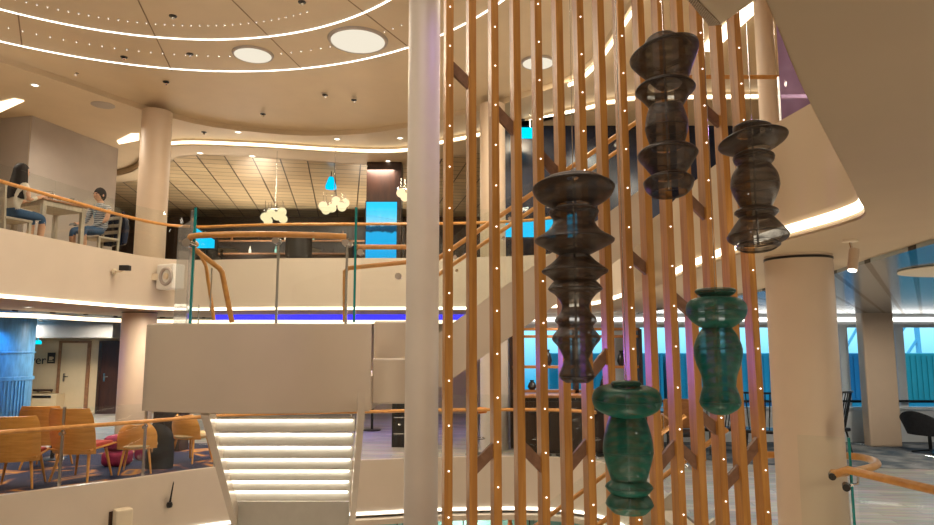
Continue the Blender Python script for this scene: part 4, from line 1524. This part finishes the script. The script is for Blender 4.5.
# ------------------------------------------------------------------ upper gallery: wall block, people, table
P = [at(32, 121, 13.6), at(119, 138, 16.0)]
a, b = Vector((P[0].x, P[0].y)), Vector((P[1].x, P[1].y))
dirv = (b - a).normalized()
nrm = Vector((-dirv.y, dirv.x))
c0, c1 = a, b
pts = [c0, c1, c1 + nrm * 2.6, c0 + nrm * 2.6]
t = st(MB().prism([(p.x, p.y) for p in pts], D2, CE).obj('wall_gallery_block', 'wallbox'))
a2 = at(9, 128, 14.6)
st(MB().prism([(c0.x - .02, c0.y), (c0.x - .04, c0.y + .1), (a2.x, a2.y + .1), (a2.x, a2.y)], D2, CE).obj('wall_gallery_side', 'beige'))
a3 = at(-60, 128, 15.6)
st(MB().prism([(a2.x, a2.y + .05), (a2.x, a2.y + .2), (a3.x, a3.y + .2), (a3.x, a3.y + .05)], D2, CE).obj('wall_gallery_brick', 'brickwall'))
# dining table
def gp_(px, py, Y):
    return at(px, py, Y)
ta, tb = Vector((-6.72, 10.35)), Vector((-6.38, 11.25))
TZ = 4.17
tc_ = Vector((-6.75, 10.74))
td = Vector((.36, .93)).normalized()
tang = math.atan2(td.y, td.x)
t = T('dining_table', 'grey-legged dining table with brown top between the two seated people', 'table', (tc_.x, tc_.y, D2), tang)
def tl_(x, y):
    return Vector((tc_.x, tc_.y, 0)) + Vector((td.x * x - td.y * y, td.y * x + td.x * y, 0))
R3 = Matrix.Rotation(tang, 3, 'Z')
MB().box((tc_.x, tc_.y, TZ - .015), (.78, .72, .03), M=R3).obj('tabletop', 'table_wood', t, bevel=.005)
MB().box((tc_.x, tc_.y, TZ - .07), (.72, .66, .08), M=R3).obj('apron', 'grey_wood', t)
for sx in (-1, 1):
    for sy in (-1, 1):
        q = tl_(sx * .34, sy * .31)
        MB().box((q.x, q.y, (D2 + TZ - .03) / 2 + .002), (.06, .06, TZ - .034 - D2), M=R3).obj('leg', 'grey_wood', t)
for k, (x, y, lab) in enumerate(((-.15, -.2, 'clear drinking glass on the table nearest the long-haired person'), (.05, -.12, 'clear drinking glass at the middle of the dining table'), (.22, -.2, 'clear drinking glass on the table nearest the person in the striped shirt'))):
    q = tl_(x, y)
    tag(MB().lathe([(.028, TZ), (.036, TZ + .12), (.033, TZ + .12), (.026, TZ + .008), (1e-5, TZ + .008)], (q.x, q.y, 0), 18, cap=False).obj('drinking_glass', 'clear_glass'), lab, 'glass')
q = tl_(.0, .1)
t = T('menu_holder', 'small wire menu and bottle holder standing on the dining table', 'holder', (q.x, q.y, TZ))
MB().box((q.x, q.y, TZ + .01), (.16, .1, .02), M=R3).obj('tray', 'steel', t)
MB().tube([(q.x - .06, q.y, TZ + .02), (q.x - .06, q.y, TZ + .22), (q.x + .06, q.y + .05, TZ + .22), (q.x + .06, q.y + .05, TZ + .02)], .006, 6).obj('wire_handle', 'steel', t)
for k in range(2):
    MB().lathe([(.025, TZ + .02), (.025, TZ + .12), (.010, TZ + .15), (.010, TZ + .18)], (q.x - .03 + k * .06, q.y + k * .03, 0), 14).obj('bottle', 'dark' if k else 'white', t)
q = tl_(.28, .12)
tag(MB().lathe([(1e-5, TZ), (.10, TZ), (.13, TZ + .015), (.10, TZ + .012), (1e-5, TZ + .008)], (q.x, q.y, 0), 28, cap=False).obj('plate', 'white'), 'white plate on the dining table by the striped shirt', 'plate')
def dining_chair(label, loc, rz):
    t = T('dining_chair', label, 'chair', (0, 0, 0))
    MB().box((0, 0, .45), (.44, .42, .04)).obj('seat', 'grey_wood', t, bevel=.01)
    for sx in (-1, 1):
        MB().bar((sx * .19, -.19, 0), (sx * .20, -.24, .92), .04, .035).obj('leg', 'grey_wood', t)
        MB().box((sx * .19, .18, .22), (.04, .04, .44)).obj('leg', 'grey_wood', t)
    for z in (.60, .72, .86):
        MB().box((0, -.215 - (z - .45) * .06, z), (.40, .025, .06)).obj('back_slat', 'grey_wood', t, bevel=.008)
    MB().box((0, -.19, .25), (.38, .025, .03)).obj('stretcher', 'grey_wood', t)
    t.location = loc
    t.rotation_euler = (0, 0, rz)
    return t
# each person sits in local frame: facing +y, seat height .47
A1 = Vector((-6.85, 9.95, D2))
A2 = Vector((-6.46, 11.74, D2))
r1 = math.atan2(td.y, td.x) - PI / 2
r2 = r1 + PI
dc = dining_chair('grey wooden dining chair under the long-haired person', A1, r1)
dup(dc, A2, r2, 'grey wooden dining chair under the person in the striped shirt')

def skin(verts, edges, radii, sub=2, root=0):
    me = bpy.data.meshes.new('sk')
    me.from_pydata(verts, edges, [])
    o = bpy.data.objects.new('sk', me)
    C.objects.link(o)
    md = o.modifiers.new('s', 'SKIN')
    md.use_smooth_shade = True
    md.branch_smoothing = .6
    for i, r in enumerate(radii):
        me.skin_vertices[0].data[i].radius = (r, r) if not isinstance(r, tuple) else r
        me.skin_vertices[0].data[i].use_root = i == root
    sb = o.modifiers.new('u', 'SUBSURF')
    sb.levels = sub
    dg = bpy.context.evaluated_depsgraph_get()
    dg.update()
    out = bpy.data.meshes.new_from_object(o.evaluated_get(dg))
    bpy.data.objects.remove(o)
    return [v.co.copy() for v in out.vertices], [tuple(p.vertices) for p in out.polygons]
def person(label, loc, rz, J, mats, colour, hair, lean=0):
    """J: joints in local metres; colour(center)->material slot"""
    t = T('person', label, 'person', (0, 0, 0))
    names = [q for q in J if q != 'head']
    idx = {n: i for i, n in enumerate(names)}
    vs = [J[n][:3] for n in names]
    rs = [J[n][3] for n in names]
    chain = ['pelvis waist chest neck_base neck head_low', 'chest shoulder_a elbow_a wrist_a palm_a', 'chest shoulder_b elbow_b wrist_b palm_b', 'pelvis hip_a knee_a ankle_a toe_a', 'pelvis hip_b knee_b ankle_b toe_b']
    ed = []
    for c in chain:
        q = c.split()
        ed += [(idx[x], idx[y]) for x, y in zip(q, q[1:])]
    V, Fc = skin(vs, ed, rs)
    m = MB()
    m.add(V, Fc, True)
    # head with face
    h = Vector(J['head'][:3])
    m.sphere(h, .098, 14, (.86, 1.0, 1.22))
    m.sphere(h + Vector((0, .098, -.015)), .017, 6, (.8, 1.1, 1.4))      # nose
    m.sphere(h + Vector((0, .086, -.062)), .018, 6, (1.5, .6, .5))       # lips
    for sx in (-1, 1):
        m.sphere(h + Vector((sx * .085, -.005, -.01)), .022, 6, (.4, .8, 1.3))
    # hands: five fingers each
    for sfx in ('a', 'b'):
        w, pl = Vector(J['wrist_' + sfx][:3]), Vector(J['palm_' + sfx][:3])
        d = (pl - w).normalized()
        sd = d.cross(Vector((0, 0, 1))).normalized()
        for k, L in enumerate((.062, .075, .08, .072)):
            b0 = pl + sd * ((k - 1.5) * .02)
            m.tube([b0, b0 + d * L * .5 + Vector((0, 0, -.004)), b0 + d * L * .8 + Vector((0, 0, -.022)), b0 + d * L * .9 + Vector((0, 0, -.04))], [.010, .0095, .0085, .006], 7)
        s2 = 1 if sfx == 'a' else -1
        b0 = w + d * .03
        m.tube([b0, b0 + sd * s2 * .035 + d * .03, b0 + sd * s2 * .045 + d * .06], [.012, .010, .008], 7)
    m.mi = [colour(sum((Vector(m.v[i]) for i in f), Vector()) / len(f)) for f in m.f]
    o = m.obj('body', mats, t)
    e = MB()
    for sx in (-1, 1):
        e.sphere(h + Vector((sx * .034, .084, .012)), .012, 6)
    e.obj('eyes', 'dark', t)
    hair(t, h)
    t.location = loc
    t.rotation_euler = (0, 0, rz)
    return t
def pose(sh=.21, hw=.1, arms=((.30, .10, .72), (.22, .34, .80)), lean=.05):
    J = {'pelvis': (0, -.02, .59, (.15, .12)), 'waist': (0, -.02 + lean * .3, .70, (.135, .11)), 'chest': (0, lean * .7, .92, (.155, .115)), 'neck_base': (0, lean, 1.06, (.075, .065)), 'neck': (0, lean + .01, 1.11, .050), 'head_low': (0, lean + .02, 1.17, .055), 'head': (0, lean + .035, 1.225)}
    for s, n, arm in ((-1, 'a', arms[0]), (1, 'b', arms[1])):
        J['shoulder_' + n] = (s * (sh - .03), lean * .9, 1.01, .062)
        J['elbow_' + n] = (s * (sh + .03), .10, .76, .042)
        J['wrist_' + n] = (s * arm[0], arm[1], arm[2], .028)
        J['palm_' + n] = (s * (arm[0] - .02), arm[1] + .07, arm[2] + .0, (.042, .020))
        J['hip_' + n] = (s * hw, .06, .575, .092)
        J['knee_' + n] = (s * (hw + .02), .44, .555, .062)
        J['ankle_' + n] = (s * (hw + .02), .40, .08, .040)
        J['toe_' + n] = (s * (hw + .03), .55, .035, .036)
    return J
def hair_long(t, h):
    def f(u, v):
        a = 2 * PI * u
        k = .112 + .02 * math.sin(a * 9) * .15
        if v < .3:
            q = v / .3
            rr = max(.002, k * math.sin(PI / 2 * q))
            z = .14 * math.cos(PI / 2 * q)
        else:
            rr = k * (1.0 + .30 * math.sin(PI * min(1, (v - .3) / .6) * .5))
            z = -.62 * (v - .3)
        front = math.sin(a)
        y = rr * front
        if front > 0 and v > .22:
            y = min(y, .03 - .02 * (v - .22))
        return (h.x + rr * math.cos(a) * (1 + .25 * max(0, v - .4)), h.y + y - .012 - .06 * max(0, v - .45), h.z + z + .01 * math.sin(a * 5) * v)
    MB().sheet(f, 36, 20, .006).obj('hair', 'hair', t)
def hair_short(t, h):
    def f(u, v):
        a = 2 * PI * u
        front = math.sin(a)
        lim = .62 + .30 * (1 - front) / 2
        th = v * PI * lim
        return (h.x + .099 * math.sin(th) * math.cos(a) * .93, h.y - .012 + .107 * math.sin(th) * front, h.z + .012 + .128 * math.cos(th))
    MB().sheet(f, 36, 14, .008).obj('hair', 'hair', t)
def col1(c):
    if c.z > 1.09:
        return 0
    if abs(c.x) > .235 and c.z < .95:
        return 0
    if c.y > .27 and c.z > .66:
        return 0
    if c.z < .62 and not (c.z < .45):
        return 2
    if c.z <= .45:
        return 0 if c.z > .06 else 3
    return 1
person('person with long dark hair in a pale shirt and blue shorts seated at the table', A1 + Vector((0, 0, .0)), r1, pose(.20, .1, ((.16, .42, .84), (.10, .44, .90)), .10), ['skin', 'shirt_white', 'denim', 'white'], col1, hair_long)
p2 = person('person with short dark hair in a striped shirt seated facing the camera side', A2, r2, pose(.22, .11, ((.10, .28, .60), (.14, .36, .66)), .03), ['skin', 'striped_shirt', 'denim', 'white'], col1, hair_short)
M2 = Matrix.Translation(A2) @ Matrix.Rotation(r2, 4, 'Z')
m = MB()
m.tube([M2 @ Vector(q) for q in ((-.07, .10, 1.06), (-.05, .135, .95), (0, .15, .80), (.05, .135, .95), (.07, .10, 1.06))], .006, 6)
m.obj('lanyard', 'cyan' if False else 'container_blue', p2)
# dark jacket over the chair back
t = T('jacket', 'dark navy jacket hung over the chair back behind the striped shirt', 'jacket', M2 @ Vector((0, -.27, .5)))
def jk(u, v):
    a = (u - .5) * 2
    return M2 @ Vector((a * (.24 + .05 * v), -.275 - .03 * math.sin(a * 6) * v - .02 * v, .94 - .58 * v + .03 * a * a))
MB().sheet(jk, 20, 10, .03).obj('jacket_back', 'navy', t)
for s in (-1, 1):
    MB().tube([M2 @ Vector(q) for q in ((s * .24, -.28, .90), (s * .30, -.28, .66), (s * .28, -.27, .40))], [.05, .048, .04], 10).obj('sleeve', 'navy', t)

# ------------------------------------------------------------------ upper gallery: screen pillar, bar, chandeliers
x0, x1 = at(366, 200, 16.6).x, at(401, 200, 16.6).x
t = T('screen_pillar', 'dark brown pillar carrying a tall bright blue screen on the upper gallery', 'screen', ((x0 + x1) / 2, 16.8, D2))
MB().box(((x0 + x1) / 2, 16.85, (D2 + ZO) / 2), (x1 - x0, .4, ZO - D2 - .01)).obj('pillar', 'brown_wood', t)
za, zb = at(380, 260, 16.63).z, at(380, 202, 16.63).z
s0_, s1_ = at(366.5, 200, 16.63).x, at(397, 200, 16.63).x
MB().box(((s0_ + s1_) / 2, 16.635, (za + zb) / 2), (s1_ - s0_, .03, zb - za)).obj('display', 'screen', t)
MB().box(((s0_ + s1_) / 2, 16.645, (za + zb) / 2), (s1_ - s0_ + .05, .03, zb - za + .05)).obj('bezel', 'black', t)
def chandelier(label, px, py, Y, offs):
    c = at(px, py, Y)
    t = T('globe_chandelier', label, 'chandelier', (c.x, c.y, c.z))
    MB().cyl((c.x, c.y, c.z + .12), (c.x, c.y, ZO - .02), .008, 8).obj('stem', 'steel', t)
    R = .26
    MB().tube([(c.x + R * math.cos(2 * PI * q / 32), c.y + R * .8 * math.sin(2 * PI * q / 32), c.z + .1) for q in range(32)], .008, 6, True).bar((c.x - R, c.y, c.z + .1), (c.x + R, c.y, c.z + .1), .012, .012).obj('ring', 'steel', t)
    for k, (dx, dy) in enumerate(offs):
        q = at(px + dx, py + dy, Y + (k % 3 - 1) * .12)
        g = MB().sphere(q, .105, 12).obj('globe', 'globe', t)
        MB().cyl(q + Vector((0, 0, .09)), Vector((q.x, q.y, c.z + .32)), .006, 6).obj('drop', 'steel', g)
chandelier('globe chandelier nearest the glass rim of the stair landing', 275, 215, 15.6, ((-10, 2), (-4, -2), (2, 1), (7, -3), (8, 4), (-7, 6)))
chandelier('globe chandelier between the blue screen and the cyan ceiling lamp', 334, 207, 15.4, ((-11, -1), (-8, 3), (-2, 1), (2, -6), (8, 0), (11, -4)))
chandelier('globe chandelier half hidden behind the tall slender column', 408, 193, 15.2, ((-7, 0), (-3, 4), (3, -3), (6, 3)))
p = at(331, 183, 17.5)
t = T('cyan_ceiling_lamp', 'small glowing cyan lamp under the metallic tiled ceiling', 'lamp', p)
MB().lathe([(.14, p.z - .16), (.15, p.z - .1), (.06, p.z + .16)], (p.x, p.y, 0), 20).obj('shade', 'cyan', t)
MB().cyl((p.x, p.y, p.z + .15), (p.x, p.y, ZO - .02), .01, 6).obj('stem', 'black', t)
# bar and furniture behind the gallery glass
bcx = at(290, 250, 19).x
t = T('gallery_bar', 'long dark bar counter on the upper gallery under the tiled ceiling', 'counter', (bcx, 19, D2))
MB().box((bcx - .2, 19, D2 + .553), (5.0, .6, 1.1)).obj('front', 'dark_brown', t, bevel=.01)
MB().box((bcx - .2, 18.95, D2 + 1.12), (5.2, .75, .05)).obj('countertop', 'table_wood', t, bevel=.01)
t = T('back_bar', 'dark back-bar shelving with warm lit rows on the upper gallery wall', 'shelf', (bcx, 22, D2))
MB().box((bcx - .8, 22.2, D2 + 1.25), (7.5, .3, 2.5)).obj('carcass', 'dark', t)
for z in (1.0, 1.5, 2.0):
    MB().box((bcx - .8, 21.98, D2 + z), (7.3, .2, .03)).obj('shelf_board', 'table_wood', t)
for k in range(24):
    x = bcx - 4.2 + k * .3 + random.uniform(-.05, .05)
    z = D2 + (1.015, 1.515, 2.015)[k % 3]
    mt = ('dark', 'shelf_wood', 'teal_cab', 'white')[k % 4]
    tag(MB().lathe([(.045, z), (.045, z + .18), (.016, z + .24), (.016, z + .31)], (x, 21.96, 0), 12).obj('bottle', mt), 'bottle on the dark back-bar shelving of the gallery', 'bottle', 'bottles on the back-bar shelves')
ch = None
for k, (px, Y) in enumerate(((222, 15.0), (306, 15.0), (262, 17.3))):
    q = at(px, 245, Y)
    simple_table('dark round table on the upper gallery behind the landing glass', q.x, Y, D2 + .003, .74, .36, 'dark', 'dark gallery tables')
    for a in ((2.9, -1.6), (.2, -1.5), (.2, 2.9))[k]:
        loc = Vector((q.x + .80 * math.cos(a), Y + .80 * math.sin(a), D2 + .003))
        if ch is None:
            ch = T('gallery_chair', 'dark upholstered chair at the gallery tables', 'chair', (0, 0, 0), 0, 'dark chairs on the gallery')
            def bk(u, v):
                aa = (u - .5) * 2.4
                return (.27 * math.sin(aa), -.27 * math.cos(aa) + .02, .42 + .42 * v)
            MB().sheet(bk, 12, 6, .03).obj('backrest', 'dark', ch)
            MB().box((0, 0, .42), (.46, .46, .1)).obj('seat', 'dark', ch, bevel=.03)
            for sx in (-1, 1):
                for sy in (-1, 1):
                    MB().cyl((sx * .18, sy * .18, .38), (sx * .22, sy * .22, 0), .015, 8).obj('leg', 'table_wood', ch)
            ch.location = loc
            ch.rotation_euler = (0, 0, a + PI / 2)
        else:
            dup(ch, loc, a + PI / 2)
# bright blue angled displays on the gallery
def display(label, px0, px1, pytop0, pytop1, pybot, Y):
    a, b = at(px0, pybot, Y), at(px1, pybot, Y)
    z0, z1 = at(px0, pytop0, Y).z, at(px1, pytop1, Y).z
    t = T('gallery_display', label, 'screen', ((a.x + b.x) / 2, Y, D2))
    MB().hexa([(a.x, Y, a.z), (b.x, Y, a.z), (b.x, Y + .04, a.z), (a.x, Y + .04, a.z), (a.x, Y, z0), (b.x, Y, z1), (b.x, Y + .04, z1), (a.x, Y + .04, z0)]).obj('display', 'cyan', t)
    MB().hexa([(a.x - .03, Y + .02, a.z - .03), (b.x + .03, Y + .02, a.z - .03), (b.x + .03, Y + .08, a.z - .03), (a.x - .03, Y + .08, a.z - .03), (a.x - .03, Y + .02, z0 + .03), (b.x + .03, Y + .02, z1 + .03), (b.x + .03, Y + .08, z1 + .03), (a.x - .03, Y + .08, z0 + .03)]).obj('housing', 'black', t)
    xm = (a.x + b.x) / 2
    MB().box((xm, Y + .05, (D2 + a.z) / 2), (.08, .06, max(.05, a.z - D2))).obj('stand', 'black', t)
display('slanted bright blue display behind the landing glass rim on the gallery', 192, 214, 226, 240, 248, 13.6)
display('wide bright blue display behind the slats and the tallest brown lantern', 505, 582, 222, 213, 237, 13.3)
# cyan exit sign among the slats
p = at(524, 133, 13.0)
t = T('exit_sign', 'glowing cyan sign hanging under the ceiling behind the slats', 'sign', (p.x, p.y, p.z))
MB().box((p.x, p.y, p.z), (.36, .05, .22)).obj('light_box', 'exit_cyan', t, bevel=.01)
for s in (-.12, .12):
    MB().cyl((p.x + s, p.y, p.z + .1), (p.x + s, p.y, CE if p.y < 12.6 else ZO), .006, 6).obj('rod', 'steel', t)

# ------------------------------------------------------------------ things on the parapets
def on2(px, py):       # point on the left gallery parapet face
    best = None
    for q in resample(edge2L, .02):
        d = abs((q.x) / q.y - (px - 467) / (F * (cp - (262.5 - py) / F * sp_)))
        if q.y < 13 and q.x < -5.7 and (best is None or d < best[0]):
            best = (d, q)
    q = best[1]
    return at(px, py, q.y)
p = on2(153, 277)
t = T('wall_speaker', 'white box loudspeaker with round cone mounted on the gallery parapet', 'speaker', p)
c = p + Vector((.32, 0, 0))
RM = Matrix.Rotation(-.5, 3, 'Z')
MB().box(c, (.46, .26, .46), M=RM).obj('cabinet', 'white', t, bevel=.03)
fc = c + RM @ Vector((.06, -.135, 0))
MB().tube([fc + RM @ Vector((.145 * math.cos(2 * PI * k / 28), -.004, .145 * math.sin(2 * PI * k / 28))) for k in range(28)], .03, 8, True).obj('cone_surround', 'wallbox', t)
MB().cyl(fc + RM @ Vector((0, .0, 0)), fc + RM @ Vector((0, -.02, 0)), .06, 20).obj('dust_cap', 'offwhite', t)
MB().bar(p + Vector((-.06, 0, 0)), c, .06, .12).obj('bracket', 'offwhite', t)
p = on2(111, 268)
t = T('security_camera', 'small black camera on a bracket on the gallery parapet', 'camera', p)
MB().box(p + Vector((.24, 0, .0)), (.17, .1, .09)).obj('housing', 'black', t, bevel=.01)
MB().tube([p + Vector((.05, 0, -.06)), p + Vector((.16, 0, -.06)), p + Vector((.24, 0, -.03))], .018, 8).cyl(p + Vector((.05, 0, -.06)), p + Vector((.08, 0, -.06)), .05, 16).obj('bracket', 'offwhite', t)
def on1(px, py):
    best = None
    for q in resample(edge1, .02):
        d = abs(q.x / q.y - (px - 467) / (F * (cp - (262.5 - py) / F * sp_)))
        if best is None or d < best[0]:
            best = (d, q)
    return at(px, py, best[1].y - .03)
p = on1(121, 507)
t = T('wall_lamp', 'cream box wall lamp fixed to the lounge floor edge', 'wall lamp', p)
e = Vector((.75, .66, 0)).normalized()
RM = Matrix.Rotation(math.atan2(e.y, e.x), 3, 'Z')
n_ = Vector((e.y, -e.x, 0))
MB().box(p + n_ * .11 + Vector((0, 0, -.18)), (.22, .18, .36), M=RM).obj('box_shade', 'offwhite', t, bevel=.02)
MB().box(p + n_ * .012 + Vector((-.05, -.02, -.16)), (.2, .03, .24), M=RM).obj('back_plate', 'dark_brown', t)
p = on1(173, 482)
q = on1(169, 504)
nn = Vector((.5, -.86, 0)) * .06
t = T('hanging_microphone', 'black round sensor hanging on a thin black stem over the lounge edge', 'microphone', q + nn)
MB().tube([p + nn, p.lerp(q, .5) + nn, q + nn], [.008, .012, .018], 8).obj('stem', 'black', t)
MB().lathe([(1e-5, -.045), (.035, -.035), (.045, 0), (.035, .035), (1e-5, .045)], q + nn, 20, cap=False).obj('capsule', 'black', t)
MB().bar(p - Vector((.0, -.02, .0)), p + nn, .01, .01).obj('clip', 'black', t)

# ------------------------------------------------------------------ lower deck glimpsed at the bottom
LY = 13.4
for k in range(9):
    x = -2.75 + k * .62
    t = T('teal_cabinet', 'teal cabinet unit in a row on the lowest deck', 'cabinet', (x, LY, -3.4), 0, 'teal cabinets on the lowest deck')
    MB().box((x, LY, -2.2), (.60, .4, 2.4)).obj('carcass', 'teal_cab', t, bevel=.006)
    MB().box((x, LY - .21, -2.2), (.54, .02, 2.3)).obj('door', 'teal_cab', t, bevel=.004)
    MB().box((x + .2, LY - .23, -1.3), (.02, .02, .3)).obj('handle', 'dark', t)
for px, mat, lab in ((510, 'orange_fabric', 'orange folded parasol on the lowest deck below the slats'), (470, 'white', 'white folded parasol on the lowest deck below the slats')):
    p = at(px, 518, 12.4)
    t = T('folded_parasol', lab, 'parasol', (p.x, 12.4, -3.4))
    MB().cyl((p.x, 12.4, -3.4), (p.x, 12.4, -1.1), .02, 10).obj('pole', 'steel', t)
    MB().lathe([(.16, -2.4), (.10, -1.6), (.02, -1.12)], (p.x, 12.4, 0), 16).obj('canopy', mat, t)
    MB().lathe([(.25, -3.4), (.25, -3.34), (.04, -3.3)], (p.x, 12.4, 0), 20).obj('base', 'dark', t)

# ------------------------------------------------------------------ light
w = bpy.data.worlds.new('sky')
bpy.context.scene.world = w
w.use_nodes = True
n, l = w.node_tree.nodes, w.node_tree.links
bg = n['Background']
tc = n.new('ShaderNodeTexCoord')
sx = n.new('ShaderNodeSeparateXYZ')
rp_ = n.new('ShaderNodeValToRGB')
e = rp_.color_ramp.elements
e[0].position = .47
e[0].color = (.02, .30, .50, 1)
e[1].position = .62
e[1].color = (.12, .56, .95, 1)
q = e.new(.515)
q.color = (.50, .86, 1, 1)
ma = n.new('ShaderNodeMath')
ma.operation = 'MULTIPLY_ADD'
ma.inputs[1].default_value = .5
ma.inputs[2].default_value = .5
l.new(tc.outputs['Generated'], sx.inputs[0])
l.new(sx.outputs['Z'], ma.inputs[0])
l.new(ma.outputs[0], rp_.inputs['Fac'])
l.new(rp_.outputs['Color'], bg.inputs['Color'])
bg.inputs['Strength'].default_value = 1.6

WARM = (1, .875, .71)
# dome lamps spread light over the whole atrium
for x, y, e_ in ((-5.5, 4.0, 140), (-1.0, 3.0, 105), (-3.2, 8.6, 75), (1.2, 7.8, 45), (0.4, .4, 50)):
    light('dome_lamp', 'AREA', (x, y, 6.55), e_, WARM, shape='DISK', size=1.6)
# unseen mid-air lights standing in for upward bounce onto the ceilings
for x, y, e_ in ((-4.2, 6.2, 40), (-2.5, 12.6, 10), (-7.8, 10.5, 9), (1.2, 10.6, 10)):
    light('ceiling_bounce', 'AREA', (x, y, 4.6), e_, WARM, shape='DISK', size=2.5, rot=(PI, 0, 0))
# gallery downlights
for x, y, e_ in ((-8.2, 10.0, 60), (-7.6, 13.0, 45), (-4.8, 16.3, 50), (-2.2, 16.6, 50), (-4.5, 19.5, 60), (-1.5, 19.5, 60), (4.5, 9, 75), (6, 4, 75), (2.8, 11.8, 45)):
    light('gallery_lamp', 'AREA', (x, y, 6.3), e_, WARM, shape='DISK', size=.7)
# upward fill lights added to brighten the tiled ceiling
for x, y, e_ in ((-6.2, 17.8, 50), (-3.2, 21, 85), (-6.6, 21, 95), (-8, 18.5, 50)):
    light('tile_fill', 'AREA', (x, y, 4.3), e_ * 1.0, WARM, shape='DISK', size=.8, rot=(PI, 0, 0))
# added unseen area lights that brighten the soffit from below
for x, y, e_ in ((3.6, 1.2, 24), (5.5, 4.5, 24), (2.9, 7.5, 16), (1.6, -.6, 12)):
    light('soffit_fill', 'AREA', (x, y, .55), e_, WARM, shape='DISK', size=.6, rot=(PI, 0, 0))
# lounge downlights
for x, y, e_ in ((-7.2, 10.6, 42), (-5.4, 12.2, 40), (-9.5, 12.5, 40), (-9.4, 17.0, 95), (-11.4, 17.4, 40), (-4, 14.5, 24), (-1.2, 13.8, 22), (1.8, 12.2, 20), (4.2, 8.6, 34), (4.6, 5.0, 26), (7.5, 11.0, 42), (3.6, 2.2, 18), (9, 7, 40)):
    light('lounge_lamp', 'AREA', (x, y, 2.44), e_, WARM, shape='DISK', size=.4)
# lower deck
for x, y, e_ in ((-4, 9, 90), (-.5, 9.5, 90), (1.5, 5.5, 80), (0, 12.6, 40)):
    light('lower_lamp', 'AREA', (x, y, -1.2), e_, WARM, shape='DISK', size=1.0)
light('slat_fill', 'SPOT', (.6, 1.2, -2.4), 420, (1, .84, .60), spot_size=1.0, spot_blend=.9, aim=(.9, 4.1, .9), shadow_soft_size=.3)  # unseen spot added to brighten the lower part of the slats
# coloured accent lamps
light('purple_lamp', 'SPOT', (-.2, 6.3, 1.75), 55, (.45, .16, 1), spot_size=.75, spot_blend=.8, aim=(1.2, 4.1, 1.95), shadow_soft_size=.08)
light('purple_lamp', 'SPOT', (-8.9, 12.0, 1.6), 38, (.45, .2, 1), spot_size=.7, spot_blend=.8, aim=(-6.45, 13.0, 1.5), shadow_soft_size=.1)
light('purple_lamp', 'SPOT', (1.5, 5.4, 5.8), 75, (.42, .25, 1), spot_size=.8, spot_blend=.9, aim=(-.44, 6.55, 4.3), shadow_soft_size=.1)
light('blue_lamp', 'SPOT', (bc.x + .45, bc.y - 1.15, 2.42), 75, (.03, .5, 1), spot_size=1.7, spot_blend=.8, aim=(bc.x + .2, bc.y - .6, 1.3), shadow_soft_size=.05)
light('blue_lamp', 'AREA', (-8.6, 15.4, 2.4), 30, (.1, .5, 1), shape='DISK', size=.6)
light('violet_lamp', 'AREA', (-1.7, 14.8, 2.3), 40, (.25, .15, 1), shape='DISK', size=.6)
light('violet_lamp', 'SPOT', (3.4, 5.9, 4.0), 25, (.5, .3, 1), spot_size=1.2, aim=(2.1, 4.6, 4.0), shadow_soft_size=.1)

vs_ = bpy.context.scene.view_settings
vs_.view_transform = 'Standard'
vs_.look = 'None'
vs_.gamma = 1
vs_.use_curve_mapping = False
vs_.exposure = .06
